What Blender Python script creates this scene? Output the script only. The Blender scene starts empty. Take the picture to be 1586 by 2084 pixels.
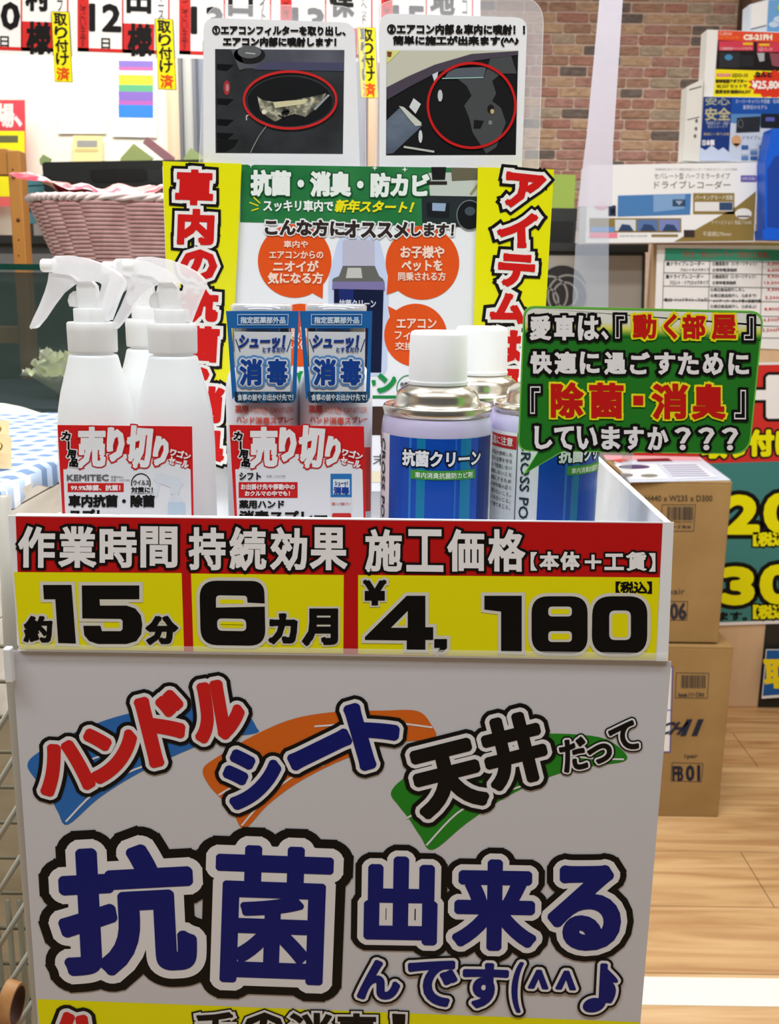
import bpy, bmesh, math, random
from mathutils.geometry import delaunay_2d_cdt
from mathutils import Vector, Matrix
random.seed(7)
C = bpy.context.scene.collection
scene = bpy.context.scene

# ------------------------------------------------------------------ camera
F, CX, CY = 2070.0, 793.0, 1042.0
CAM = Vector((0, 0, 1.384)); PITCH = math.radians(12.7); ROLL = math.radians(0.8)
cd = bpy.data.cameras.new('camera'); cam = bpy.data.objects.new('camera', cd); C.objects.link(cam)
scene.camera = cam
cd.sensor_fit = 'HORIZONTAL'; cd.sensor_width = 36; cd.lens = F / 1586 * 36
cd.clip_start = 0.02; cd.clip_end = 100
M3 = Matrix.Rotation(math.pi / 2 - PITCH, 3, 'X') @ Matrix.Rotation(ROLL, 3, 'Z')
cam.matrix_world = Matrix.Translation(CAM) @ M3.to_4x4()
cd.dof.use_dof = True; cd.dof.focus_distance = 0.62; cd.dof.aperture_fstop = cd.lens / 1.5

# ------------------------------------------------------------------ world, light, exposure
w = bpy.data.worlds.new('world'); scene.world = w; w.use_nodes = True
w.node_tree.nodes['Background'].inputs[0].default_value = (.97, 0.985, 1.0, 1)
w.node_tree.nodes['Background'].inputs[1].default_value = 0.08
def area(name, loc, rot, sx, sy, power, col=(1, .995, .985)):
    l = bpy.data.lights.new(name, 'AREA'); l.shape = 'RECTANGLE'; l.size = sx; l.size_y = sy; l.energy = power; l.color = col
    o = bpy.data.objects.new(name, l); o.location = loc; o.rotation_euler = rot; C.objects.link(o); return o
R = math.radians
area('ceiling_light_near', (-0.2, 0.02, 2.92), (R(4), 0, 0), 2.4, 0.25, 53, (.94, .98, 1))
area('ceiling_light_over', (0.1, 1.15, 2.92), (R(-8), 0, 0), 2.6, 0.35, 56)
area('ceiling_light_mid', (0.6, 2.0, 2.92), (0, 0, 0), 2.4, 0.35, 21)
area('ceiling_light_far', (0.9, 4.3, 2.92), (R(15), 0, 0), 2.2, 0.4, 36)
area('back_office_light', (-1.0, 3.7, 2.85), (R(35), 0, 0), 1.6, 0.5, 34, (1, .98, .93))
vs = scene.view_settings
vs.view_transform = 'Standard'; vs.look = 'None'; vs.gamma = 1; vs.use_curve_mapping = False; vs.exposure = 0.0

# ------------------------------------------------------------------ pixel geometry helpers
def ray(px, py): return M3 @ Vector(((px - CX) / F, (CY - py) / F, -1))
def P(px, py, Y):
    d = ray(px, py); return CAM + d * (Y / d.y)
def PZ(px, py, Z):
    d = ray(px, py); return CAM + d * ((Z - CAM.z) / d.z)
def PX(px, py, X):
    d = ray(px, py); return CAM + d * (X / d.x)
def mpp(px, py, Y): return (P(px + 1, py, Y) - P(px, py, Y)).length

# ------------------------------------------------------------------ materials
def lin(c): return tuple(((x / 255) / 12.92 if x / 255 <= .04045 else ((x / 255 + .055) / 1.055) ** 2.4) for x in c)
MC = {}
def mat(col, rough=.5, metal=0, name=None, spec=.35, coat=0):
    key = (tuple(col), rough, metal, name, spec, coat)
    if key in MC: return MC[key]
    m = bpy.data.materials.new(name or 'paint'); m.use_nodes = True
    b = m.node_tree.nodes['Principled BSDF']
    b.inputs['Base Color'].default_value = (*lin(col), 1); b.inputs['Roughness'].default_value = rough
    b.inputs['Metallic'].default_value = metal; b.inputs['Specular IOR Level'].default_value = spec
    b.inputs['Coat Weight'].default_value = coat
    MC[key] = m; return m
def noisy(name, c1, c2, scale=(5, 5, 5), rough=.6, detail=6, bump=0, c3=None, dist=0, lo=.35, hi=.65, metal=0, coords='Object'):
    m = bpy.data.materials.new(name); m.use_nodes = True; nt = m.node_tree; b = nt.nodes['Principled BSDF']
    tc = nt.nodes.new('ShaderNodeTexCoord'); mp = nt.nodes.new('ShaderNodeMapping'); mp.inputs['Scale'].default_value = scale
    nz = nt.nodes.new('ShaderNodeTexNoise'); nz.inputs['Scale'].default_value = 1; nz.inputs['Detail'].default_value = detail
    nz.inputs['Distortion'].default_value = dist
    cr = nt.nodes.new('ShaderNodeValToRGB')
    cr.color_ramp.elements[0].position = lo; cr.color_ramp.elements[1].position = hi
    cr.color_ramp.elements[0].color = (*lin(c1), 1); cr.color_ramp.elements[1].color = (*lin(c2), 1)
    if c3:
        e = cr.color_ramp.elements.new((lo + hi) / 2); e.color = (*lin(c3), 1)
    nt.links.new(tc.outputs[coords], mp.inputs[0]); nt.links.new(mp.outputs[0], nz.inputs['Vector'])
    nt.links.new(nz.outputs['Fac'], cr.inputs[0]); nt.links.new(cr.outputs[0], b.inputs['Base Color'])
    b.inputs['Roughness'].default_value = rough; b.inputs['Metallic'].default_value = metal
    if bump:
        bp = nt.nodes.new('ShaderNodeBump'); bp.inputs['Strength'].default_value = bump; bp.inputs['Distance'].default_value = .002
        nt.links.new(nz.outputs['Fac'], bp.inputs['Height']); nt.links.new(bp.outputs[0], b.inputs['Normal'])
    return m
def film(name, alpha, col=(235, 238, 240), rough=.15):
    m = bpy.data.materials.new(name); m.use_nodes = True; b = m.node_tree.nodes['Principled BSDF']
    b.inputs['Base Color'].default_value = (*lin(col), 1); b.inputs['Roughness'].default_value = rough
    b.inputs['Alpha'].default_value = alpha; return m
def milky(name, col, trans, clear, rough=.35):
    m = bpy.data.materials.new(name); m.use_nodes = True; nt = m.node_tree; out = nt.nodes['Material Output']
    b = nt.nodes['Principled BSDF']; b.inputs['Base Color'].default_value = (*lin(col), 1); b.inputs['Roughness'].default_value = rough
    t = nt.nodes.new('ShaderNodeBsdfTranslucent'); t.inputs[0].default_value = (*lin(col), 1)
    mx = nt.nodes.new('ShaderNodeMixShader'); mx.inputs[0].default_value = trans
    nt.links.new(b.outputs[0], mx.inputs[1]); nt.links.new(t.outputs[0], mx.inputs[2])
    tr = nt.nodes.new('ShaderNodeBsdfTransparent'); m2 = nt.nodes.new('ShaderNodeMixShader'); m2.inputs[0].default_value = clear
    nt.links.new(mx.outputs[0], m2.inputs[1]); nt.links.new(tr.outputs[0], m2.inputs[2]); nt.links.new(m2.outputs[0], out.inputs[0])
    return m

WHITE = (236, 236, 236); BLACK = (18, 16, 15); RED = (196, 24, 22); YEL = (236, 232, 8)
def ink(c): return mat(c, .45, name='printed_ink', spec=.16)
def paper(c=WHITE, r=.4): return mat(c, r, name='paper', spec=.35)

# ------------------------------------------------------------------ things
def thing(name, label, cat, loc, group=None):
    o = bpy.data.objects.new(name, None); C.objects.link(o); o.location = loc; o.empty_display_size = .02
    o['label'] = label; o['category'] = cat
    if group: o['group'] = group
    return o
def tag(o, label, cat, group=None, kind=None):
    o['label'] = label; o['category'] = cat
    if group: o['group'] = group
    if kind: o['kind'] = kind
    return o
def rootloc(p):
    v = Vector((0, 0, 0))
    while p is not None: v += p.location; p = p.parent
    return v
def dup(root, loc, label, rotz=0):
    r = root.copy(); C.objects.link(r); r.location = loc; r.rotation_euler = (0, 0, rotz); r['label'] = label
    for ch in list(root.children):
        c = ch.copy(); C.objects.link(c); c.parent = r
        for g in list(ch.children):
            d = g.copy(); C.objects.link(d); d.parent = c
    return r

class Flat:
    """a flat sheet standing at depth Y, optionally turned by yaw about z"""
    step = .00018
    def __init__(s, Y, yaw=0, tilt=0, px=793, py=800, step=None):
        s.o = P(px, py, Y); s.u = Vector((math.cos(yaw), math.sin(yaw), 0))
        v = Vector((0, 0, 1)); s.n = s.u.cross(v)
        s.v = (v - s.n * math.tan(tilt)).normalized(); s.n = s.u.cross(s.v)
        if step: s.step = step
    def uv(s, px, py):
        d = ray(px, py); t = (s.o - CAM).dot(s.n) / d.dot(s.n); p = CAM + d * t - s.o
        return (p.dot(s.u), p.dot(s.v))
    def pt(s, u, v, k=0): return s.o + s.u * u + s.v * v + s.n * (k * s.step)
    def mpp(s, px, py):
        a = s.uv(px, py); b = s.uv(px + 1, py); return math.hypot(a[0] - b[0], a[1] - b[1])
    cut = None
class Horiz(Flat):
    def __init__(s, Z, px, py, step=.0005):
        s.o = PZ(px, py, Z); s.u = Vector((1, 0, 0)); s.v = Vector((0, 1, 0)); s.n = Vector((0, 0, 1)); s.step = step
class Cyl:
    step = .00018
    def __init__(s, cx, cy, r, cut=.004): s.cx, s.cy, s.r, s.cut = cx, cy, r, cut
    def uv(s, px, py):
        d = ray(px, py); ox, oy = CAM.x - s.cx, CAM.y - s.cy
        a = d.x ** 2 + d.y ** 2; b = 2 * (ox * d.x + oy * d.y); c = ox * ox + oy * oy - s.r ** 2
        q = b * b - 4 * a * c
        t = (-b - math.sqrt(max(q, 0))) / (2 * a); p = CAM + d * t
        return (s.r * math.atan2(p.x - s.cx, -(p.y - s.cy)), p.z)
    def pt(s, u, v, k=0):
        a = u / s.r; r = s.r + k * s.step; return Vector((s.cx + r * math.sin(a), s.cy - r * math.cos(a), v))
    def mpp(s, px, py): return mpp(s.cx, py, s.cy)
    def mpp(s, px, py):
        return (P(px + 1, py, s.cy) - P(px, py, s.cy)).length

class MB:
    def __init__(s): s.v = []; s.f = []; s.m = []; s.sm = []; s.mats = []
    def mi(s, m):
        if m not in s.mats: s.mats.append(m)
        return s.mats.index(m)
    def add(s, verts, faces, m, smooth=False):
        b = len(s.v); s.v += [Vector(x) for x in verts]; k = s.mi(m)
        for f in faces: s.f.append([b + i for i in f]); s.m.append(k); s.sm.append(smooth)
    def box(s, x0, x1, y0, y1, z0, z1, m):
        v = [(x, y, z) for x in (x0, x1) for y in (y0, y1) for z in (z0, z1)]
        s.add(v, [(0, 1, 3, 2), (4, 6, 7, 5), (0, 4, 5, 1), (2, 3, 7, 6), (0, 2, 6, 4), (1, 5, 7, 3)], m)
    def prism(s, pts, off, m, smooth=False, m2=None):
        """polygon of 3-D points pushed by vector off"""
        n = len(pts); off = Vector(off); a = [Vector(p) for p in pts]; b = [p + off for p in a]
        s.add(a, [list(range(n))[::-1]], m); s.add(b, [list(range(n))], m2 or m)
        s.add(a + b, [(i, (i + 1) % n, n + (i + 1) % n, n + i) for i in range(n)], m, smooth)
    def tube(s, pts, r, m, seg=8, closed=False, smooth=True, caps=True):
        pts = [Vector(p) for p in pts]; n = len(pts); rs = r if isinstance(r, (list, tuple)) else [r] * n
        vs = []; up = Vector((0, 0, 1))
        for i, p in enumerate(pts):
            t = (pts[(i + 1) % n] - pts[i - 1]) if closed else (pts[min(i + 1, n - 1)] - pts[max(i - 1, 0)])
            t.normalize(); a = t.cross(up)
            if a.length < .05: a = t.cross(Vector((0, 1, 0)))
            a.normalize(); b = a.cross(t)
            for k in range(seg):
                q = 2 * math.pi * k / seg; vs.append(p + (a * math.cos(q) + b * math.sin(q)) * rs[i])
        fs = []
        for i in range(n if closed else n - 1):
            j = (i + 1) % n
            for k in range(seg):
                fs.append((i * seg + k, i * seg + (k + 1) % seg, j * seg + (k + 1) % seg, j * seg + k))
        if caps and not closed:
            fs.append(list(range(seg))[::-1]); fs.append([(n - 1) * seg + k for k in range(seg)])
        s.add(vs, fs, m, smooth)
    def lathe(s, cx, cy, prof, m, seg=48, smooth=True, rib=0, capt=True, capb=True):
        vs = []; fs = []; n = len(prof)
        for (r, z) in prof:
            for k in range(seg):
                a = 2 * math.pi * k / seg; rr = r * (1 - (rib if k % 2 else 0))
                vs.append((cx + rr * math.sin(a), cy - rr * math.cos(a), z))
        for i in range(n - 1):
            for k in range(seg):
                fs.append((i * seg + k, i * seg + (k + 1) % seg, (i + 1) * seg + (k + 1) % seg, (i + 1) * seg + k))
        s.add(vs, fs, m, smooth)
        if capb: s.add(vs[:seg], [list(range(seg))[::-1]], m)
        if capt: s.add(vs[-seg:], [list(range(seg))], m)
    # ---- flat print on a surface: coordinates in photograph pixels, turned into surface coordinates
    def poly(s, sf, px, m, k=1, uv=False):
        q = px if uv else [sf.uv(*p) for p in px]
        if len(q) == 4 and sf.cut:
            n = max(2, int(abs(q[1][0] - q[0][0]) / sf.cut)); vs = []; fs = []
            for i in range(n + 1):
                t = i / n
                for a, b in ((0, 1), (3, 2)):
                    vs.append(sf.pt(q[a][0] * (1 - t) + q[b][0] * t, q[a][1] * (1 - t) + q[b][1] * t, k))
            for i in range(n): fs.append((2 * i + 1, 2 * i + 3, 2 * i + 2, 2 * i))
            s.add(vs, fs, m); return
        s.add([sf.pt(a, b, k) for a, b in q], [list(range(len(q)))], m)
    def rect(s, sf, x0, y0, x1, y1, m, k=1): s.poly(sf, [(x0, y0), (x1, y0), (x1, y1), (x0, y1)], m, k)
    def ellipse(s, sf, cx, cy, rx, ry, m, k=1, n=36):
        s.poly(sf, [(cx + rx * math.cos(2 * math.pi * i / n), cy + ry * math.sin(2 * math.pi * i / n)) for i in range(n)], m, k)
    def line(s, sf, pts, wpx, m, k=1, closed=False):
        q = [sf.uv(*p) for p in pts]; sc = sf.mpp(*pts[0]); n = len(q)
        seg = [(q[i], q[(i + 1) % n]) for i in range(n if closed else n - 1)]
        s.ribbon(sf, seg, wpx * sc / 2, m, k)
    def ring(s, sf, cx, cy, rx, ry, wpx, m, k=1, n=48):
        s.line(sf, [(cx + rx * math.cos(2 * math.pi * i / n), cy + ry * math.sin(2 * math.pi * i / n)) for i in range(n)], wpx, m, k, True)
    def ribbon_polys(s, segs, hw, rnd=False):
        adj = {}
        key = lambda p: (round(p[0], 7), round(p[1], 7))
        for i, (a, b) in enumerate(segs):
            adj.setdefault(key(a), []).append((i, a, b)); adj.setdefault(key(b), []).append((i, b, a))
        def turn(l):
            (_, a, b), (_, _, c) = l[0], l[1]
            d1 = (a[0] - b[0], a[1] - b[1]); d2 = (c[0] - a[0], c[1] - a[1])
            return abs(math.atan2(d1[0] * d2[1] - d1[1] * d2[0], d1[0] * d2[0] + d1[1] * d2[1]))
        def ext(a):
            l = adj[key(a)]
            if len(l) < 2: return 0
            return hw * min(math.tan(min(turn(l), 3.0) / 2), .3 if rnd else 1.25)
        out = []
        for i, (a, b) in enumerate(segs):
            dx, dy = b[0] - a[0], b[1] - a[1]; L = math.hypot(dx, dy)
            if L < 1e-9: continue
            dx /= L; dy /= L; ea = ext(a); eb = ext(b)
            A = (a[0] - dx * ea, a[1] - dy * ea); B = (b[0] + dx * eb, b[1] + dy * eb); nx, ny = -dy * hw, dx * hw
            out.append([(A[0] - nx, A[1] - ny), (B[0] - nx, B[1] - ny), (B[0] + nx, B[1] + ny), (A[0] + nx, A[1] + ny)])
        if rnd:
            for l in adj.values():
                if len(l) == 2 and turn(l) < .35: continue
                a = l[0][1]
                nd = 12 if hw < .003 else 22; out.append([(a[0] + hw * math.cos(2 * math.pi * j / nd), a[1] + hw * math.sin(2 * math.pi * j / nd)) for j in range(nd)])
        return out
    def layer(s, sf, polys, m, k, union=True):
        """lay 2-D polygons (surface coordinates) on the surface; overlaps are merged first"""
        if union:
            sc = 1000.0; vs = []; fs = []
            for p in polys:
                a_ = sum(p[i][0] * p[(i + 1) % len(p)][1] - p[(i + 1) % len(p)][0] * p[i][1] for i in range(len(p)))
                if abs(a_) * sc * sc < 1e-9: continue
                c = len(vs); vs += [Vector((x * sc, y * sc)) for x, y in (p if a_ > 0 else p[::-1])]; fs.append(list(range(c, c + len(p))))
            r = delaunay_2d_cdt(vs, [], fs, 0, 1e-4, True)
            uv = [(v.x / sc, v.y / sc) for v in r[0]]; fcs = []
            for f, o_ in zip(r[2], r[5]):
                if not o_: continue
                cx = sum(r[0][i].x for i in f) / len(f); cy = sum(r[0][i].y for i in f) / len(f)
                for j in o_:                      # keep only triangles that truly lie in one of the polygons
                    p = [vs[i] for i in fs[j]]
                    if all((p[q].x - p[q - 1].x) * (cy - p[q - 1].y) - (p[q].y - p[q - 1].y) * (cx - p[q - 1].x) > -1e-5 for q in range(len(p))) or len(p) > 12:
                        fcs.append(list(f)); break
        else:
            uv = []; fcs = []
            for p in polys: fcs.append(list(range(len(uv), len(uv) + len(p)))); uv += p
        if sf.cut:
            bm = bmesh.new(); bv = [bm.verts.new((a, b, 0)) for a, b in uv]
            for f in fcs:
                try: bm.faces.new([bv[i] for i in f])
                except ValueError: pass
            u0 = min(p[0] for p in uv); u1 = max(p[0] for p in uv); n = int((u1 - u0) / sf.cut) + 1
            for i in range(1, n):
                bmesh.ops.bisect_plane(bm, geom=bm.verts[:] + bm.edges[:] + bm.faces[:], plane_co=(u0 + (u1 - u0) * i / n, 0, 0), plane_no=(1, 0, 0))
            bm.verts.index_update()
            uv = [(v.co.x, v.co.y) for v in bm.verts]; fcs = [[v.index for v in f.verts] for f in bm.faces]; bm.free()
        s.add([sf.pt(a, b, k) for a, b in uv], fcs, m)
    def ribbon(s, sf, segs, hw, m, k, rnd=False):
        s.layer(sf, s.ribbon_polys(segs, hw, rnd), m, k)
    def text(s, sf, body, box, col, outlines=(), bold=0, k=2, rnd=False, res=2, rot=0, spacing=1, slant=0, uvbox=False, turn=0):
        """box: pixel bbox or 4 pixel corners (TL,TR,BR,BL) of the ink; outlines: [(px beyond the glyph, colour)] from outermost in"""
        v2, faces, segs = glyphs(body, res, spacing)
        if len(box) == 4 and not isinstance(box[0], (tuple, list)):
            x0, y0, x1, y1 = box; q = [(x0, y0), (x1, y0), (x1, y1), (x0, y1)]
        else: q = list(box)
        if rot:
            cx = sum(p[0] for p in q) / 4; cy = sum(p[1] for p in q) / 4; ca, sa = math.cos(R(rot)), math.sin(R(rot))
            q = [(cx + (x - cx) * ca - (y - cy) * sa, cy + (x - cx) * sa + (y - cy) * ca) for x, y in q]
        if turn == 90: q = [q[1], q[2], q[3], q[0]]
        sc = 1 if uvbox else sf.mpp(q[0][0], q[0][1]); cq = q if uvbox else [sf.uv(*p) for p in q]
        TL, TR, BR, BL = cq
        def mp(x, y):
            x = x + slant * (y - .5)
            return ((BL[0] * (1 - x) + BR[0] * x) * (1 - y) + (TL[0] * (1 - x) + TR[0] * x) * y,
                    (BL[1] * (1 - x) + BR[1] * x) * (1 - y) + (TL[1] * (1 - x) + TR[1] * x) * y)
        uv = [mp(*p) for p in v2]; sg = [(uv[a], uv[b]) for a, b in segs]; fill = [[uv[i] for i in f] for f in faces]
        n = len(outlines)
        for i, (wp, oc) in enumerate(outlines): s.layer(sf, fill + s.ribbon_polys(sg, (wp + bold) * sc, rnd), ink(oc), k + i)
        m = ink(col) if isinstance(col, tuple) else col
        if bold: s.layer(sf, fill + s.ribbon_polys(sg, bold * sc, rnd), m, k + n)
        else: s.layer(sf, fill, m, k + n, union=False)
    def build(s, name, parent=None, label=None, bevel=0, kind=None, share=None):
        me = bpy.data.meshes.new(name); off = rootloc(parent) if parent else Vector((0, 0, 0))
        me.from_pydata([tuple(v - off) for v in s.v], [], s.f)
        for m in s.mats: me.materials.append(m)
        me.polygons.foreach_set('material_index', s.m); me.polygons.foreach_set('use_smooth', s.sm); me.update()
        o = bpy.data.objects.new(name, me); C.objects.link(o); o.parent = parent
        if label: o['label'] = label
        if kind: o['kind'] = kind
        if bevel:
            b = o.modifiers.new('bevel', 'BEVEL'); b.width = bevel; b.segments = 2; b.limit_method = 'ANGLE'; b.angle_limit = R(40)
        return o

GC = {}
def glyphs(body, res, spacing):
    key = (body, res, spacing)
    if key in GC: return GC[key]
    c = bpy.data.curves.new('t', 'FONT'); c.body = body; c.resolution_u = res; c.space_character = spacing
    if '\n' in body: c.align_x = 'CENTER'; c.space_line = .72
    o = bpy.data.objects.new('t', c); me = bpy.data.meshes.new_from_object(o)
    xs = [v.co.x for v in me.vertices]; ys = [v.co.y for v in me.vertices]
    x0, x1, y0, y1 = min(xs), max(xs), min(ys), max(ys)
    bm = bmesh.new(); bm.from_mesh(me); bmesh.ops.remove_doubles(bm, verts=bm.verts[:], dist=1e-5)
    bm.verts.index_update()
    v = [((p.co.x - x0) / (x1 - x0), (p.co.y - y0) / (y1 - y0)) for p in bm.verts]
    fs = [[q.index for q in f.verts] for f in bm.faces]
    sg = [(e.verts[0].index, e.verts[1].index) for e in bm.edges if len(e.link_faces) == 1]
    bm.free(); bpy.data.objects.remove(o); bpy.data.curves.remove(c); bpy.data.meshes.remove(me)
    GC[key] = (v, fs, sg); return GC[key]
def struct(o, name=None):
    o['kind'] = 'structure'; return o
def sheet(mb, sf, q, m, th, k=0):
    """a sheet of real thickness: front face k steps proud of the surface"""
    pts = [sf.pt(*sf.uv(*p), k) for p in q]; mb.prism(pts[::-1], tuple(sf.n * -th), m)
def rounded(q, r, n=5):
    out = []; m = len(q)
    for i in range(m):
        p0 = Vector(q[i - 1]); p = Vector(q[i]); p1 = Vector(q[(i + 1) % m]); a = (p0 - p).normalized(); b = (p1 - p).normalized()
        rr = r[i] if isinstance(r, (list, tuple)) else r
        if rr <= 0: out.append(tuple(p)); continue
        for j in range(n + 1):
            t = j / n; A = p + a * rr * (1 - t); B = p + b * rr * t; out.append(tuple(A * (1 - t) + B * t))
    return out

# =================================================================== ROOM
WOODS = [noisy('floor_oak', (176, 132, 88), (214, 176, 128), (2.2, 26, 2), .38, 9, 0, (198, 158, 110), .8),
         noisy('floor_oak_pale', (186, 146, 102), (222, 190, 146), (1.8, 22, 2), .38, 9, 0, (206, 168, 122), .9),
         noisy('floor_oak_warm', (168, 118, 76), (208, 168, 120), (2.4, 30, 2), .38, 9, 0, (190, 146, 98), 1.1)]
f = MB(); f.box(-3.2, 3.4, -1.5, 6.2, -.03, -.004, mat((120, 84, 52), .5, name='floor_base')); floor = struct(f.build('floor'))
ROW = .2335
for r in range(-1, 12):
    y0 = 1.843 + r * ROW
    x = -2.6 + ((r * 53) % 7) * .17
    jx = {1: None, 2: P(1500, 1721, 0.1)}.get(r)
    if r == 1: x = PZ(1500, 1721, 0).x - 1.2 * 3
    if r == 4: x = PZ(1481, 1478, 0).x - 1.2 * 3
    while x < 3:
        me = MB(); g = .0012
        me.box(max(x, -3) + g, min(x + 1.2, 3.2) - g, y0 + g, y0 + ROW - g, -.004, 0, WOODS[random.randrange(3)])
        if x + 1.2 > -3: me.build('floor_plank', floor)
        x += 1.2
f = MB(); f.box(-3.2, 3.4, -1.5, 1.843 - ROW - .001, -.004, -.0003, WOODS[0]); f.box(-3.2, 3.4, 1.843 + 12 * ROW + .001, 6.2, -.004, -.0003, WOODS[1]); f.build('floor_board_field', floor)
t = MB(); t.box(.3, 3.2, 1.746, 1.829, .0003, .0015, mat((238, 240, 228), .4, name='floor_tape'))
tag(t.build('floor_tape'), 'wide white tape line stuck across the wood floor', 'tape')
c = MB(); c.box(-3.2, 3.4, -1.5, 6.2, 3.0, 3.05, mat((230, 228, 222), .8, name='ceiling_paint')); struct(c.build('ceiling'))

# brick wall
BW = 6.0
mortar = noisy('mortar', (204, 178, 160), (218, 194, 176), (30, 30, 30), .9, 4, .3)
wx0 = P(700, 200, BW).x
b = MB(); b.box(wx0, 3.3, BW, BW + .15, 0, 3.0, mortar); wall = struct(b.build('wall_back'))
def brickmat(n, a, c2): return noisy(n, a, c2, (22, 22, 60), .85, 5, .5, None, .6)
BR = [brickmat('brick_red', (150, 106, 92), (182, 134, 118)), brickmat('brick_rose', (152, 112, 102), (184, 142, 130)),
      brickmat('brick_tan', (168, 136, 110), (198, 168, 138)), brickmat('brick_brown', (144, 110, 92), (176, 140, 116)),
      brickmat('brick_dark', (96, 86, 82), (124, 112, 104)), brickmat('brick_grey', (150, 136, 118), (182, 164, 142))]
wt = [4, 4, 3, 3, 1.6, 1.8]
ch = .0545; nb = 0
zt = 2.99; meshes = {}
for r in range(25):
    z1 = zt - r * ch; x = P(900, 200, BW).x + (r % 2) * .09 + random.uniform(-.02, .02)
    while x < P(1610, 200, BW).x and nb < 300:
        L = random.choice([.155, .165, .18, .13]); g = .011
        mb_ = MB(); m = random.choices(BR, wt)[0]; e = random.uniform(-.002, .002)
        d = random.uniform(.007, .012)
        c0 = [(x, z1 - ch + g), (x + L - g, z1 - ch + g + e), (x + L - g, z1), (x, z1 - e)]
        fr = rounded([(c0[0][0], c0[0][1]), c0[1], c0[2], c0[3]], [random.uniform(.004, .012) for _ in range(4)], 2)
        mb_.prism([(p[0], BW - .0005, p[1]) for p in fr][::-1], (0, -d, 0), m)
        mb_.build('brick', wall); nb += 1; x += L
# bright office partition at the left, posts
pw = mat((238, 234, 220), .8, name='office_paint')
PY = 4.5
b = MB(); b.box(-3.2, P(342, 200, PY).x, PY, PY + .1, 0, 3.0, pw); struct(b.build('wall_left_office'))
def vpost(name, x0, x1, Y, d, m, z0=0, z1=3.0, y=250):
    b = MB(); a = P(x0, y, Y).x; c_ = P(x1, y, Y).x; b.box(a, c_, Y, Y + d, z0, z1, m); return struct(b.build(name))
vpost('trim_1', 340, 365, 4.45, .16, noisy('beige_wood', (206, 176, 146), (222, 196, 168), (20, 20, 1), .5))
vpost('trim_2', 365, 372, 4.45, .1, mat((104, 106, 112), .5))
vpost('trim_3', 372, 393, 4.48, .1, mat((196, 196, 192), .5))
vpost('trim_4', 393, 400, 4.45, .1, mat((110, 112, 120), .5))
vpost('door_1', 400, 745, 4.52, .04, mat((150, 158, 170), .25, name='grey_door'))
vpost('trim_5', 741, 749, 4.45, .1, mat((128, 118, 128), .5))
vpost('trim_6', 748, 768, 4.45, .16, noisy('beige_wood_b', (206, 176, 146), (222, 196, 168), (20, 20, 1), .5))
vpost('trim_7', 1511, 1527, 5.9, .08, noisy('dark_wood_trim', (70, 46, 34), (92, 62, 46), (20, 20, 2), .5), 0, 3.0, 40)
b = MB(); b.box(3.3, 3.4, -1.5, 6.15, 0, 3.0, mat((226, 222, 212), .8, name='wall_paint')); struct(b.build('wall_right'))
b = MB(); b.box(-3.3, -3.2, -1.5, 6.15, 0, 3.0, mat((226, 222, 212), .8, name='wall_paint')); struct(b.build('wall_left'))

# =================================================================== BACK OFFICE WALL PAPERS
def wallsheet(name, label, cat, q, Y, art=None, col=WHITE, step=.001):
    sf = Flat(Y, px=q[0][0], py=q[0][1], step=step); t = thing(name, label, cat, P(*q[3], Y))
    b = MB(); sheet(b, sf, q, paper(col), .0015); b.build('sheet', t)
    if art:
        a = MB(); art(a, sf); a.build('printed_artwork', t)
    return t
def art_rainbow(a, sf):
    for y0, y1, c_ in ((123, 136, (122, 104, 176)), (136, 143, (176, 96, 150)), (152, 172, (236, 228, 60)), (172, 186, (92, 164, 120)),
                       (186, 205, (124, 100, 178)), (205, 213, (170, 92, 168)), (213, 239, (56, 124, 210))):
        a.poly(sf, [(241, y0), (312, y0 + 1), (312, y1 + 1), (242, y1)], ink(c_))
wallsheet('poster', 'colour striped poster of purple, yellow, green and blue bands on the office wall', 'poster', [(238, 121), (320, 122), (319, 280), (228, 278)], 4.49, art_rainbow)
def art_faint(a, sf):
    a.rect(sf, 128, 178, 160, 182, ink((240, 214, 214))); a.rect(sf, 128, 190, 200, 236, ink((236, 242, 240)), 1)
    a.rect(sf, 132, 240, 166, 246, ink((244, 214, 220)))
wallsheet('notice', 'pale notice sheet pinned on the office wall left of the striped poster', 'notice', [(120, 165), (218, 166), (216, 272), (118, 272)], 4.49, art_faint, (244, 244, 240))
def art_cal(a, sf):
    a.rect(sf, 157, 286, 198, 299, ink((150, 152, 150))); a.rect(sf, 153, 303, 200, 309, ink((206, 188, 130)))
wallsheet('notice', 'small cream notice with a grey box above the black monitor', 'notice', [(149, 276), (209, 277), (208, 340), (148, 340)], 4.48, art_cal, (238, 220, 160))
def art_red(a, sf):
    a.poly(sf, [(-60, 205), (49, 205), (51, 265), (-60, 262)], ink((206, 72, 84)), 1)
    a.text(sf, '馬場', (-40, 212, 28, 258), (238, 214, 214), bold=1.5, k=2)
    a.text(sf, '、', (30, 238, 44, 256), (238, 214, 214), bold=1.5, k=2)
    a.poly(sf, [(-60, 266), (50, 267), (52, 400), (-60, 400)], ink((232, 222, 40)), 1)
    a.rect(sf, -40, 276, 37, 290, ink((100, 100, 70)), 2)
wallsheet('poster', 'red and yellow sale poster behind the wooden stand at far left', 'poster', [(-70, 203), (51, 203), (54, 420), (-70, 420)], 4.4, art_red, (216, 96, 96))

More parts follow.
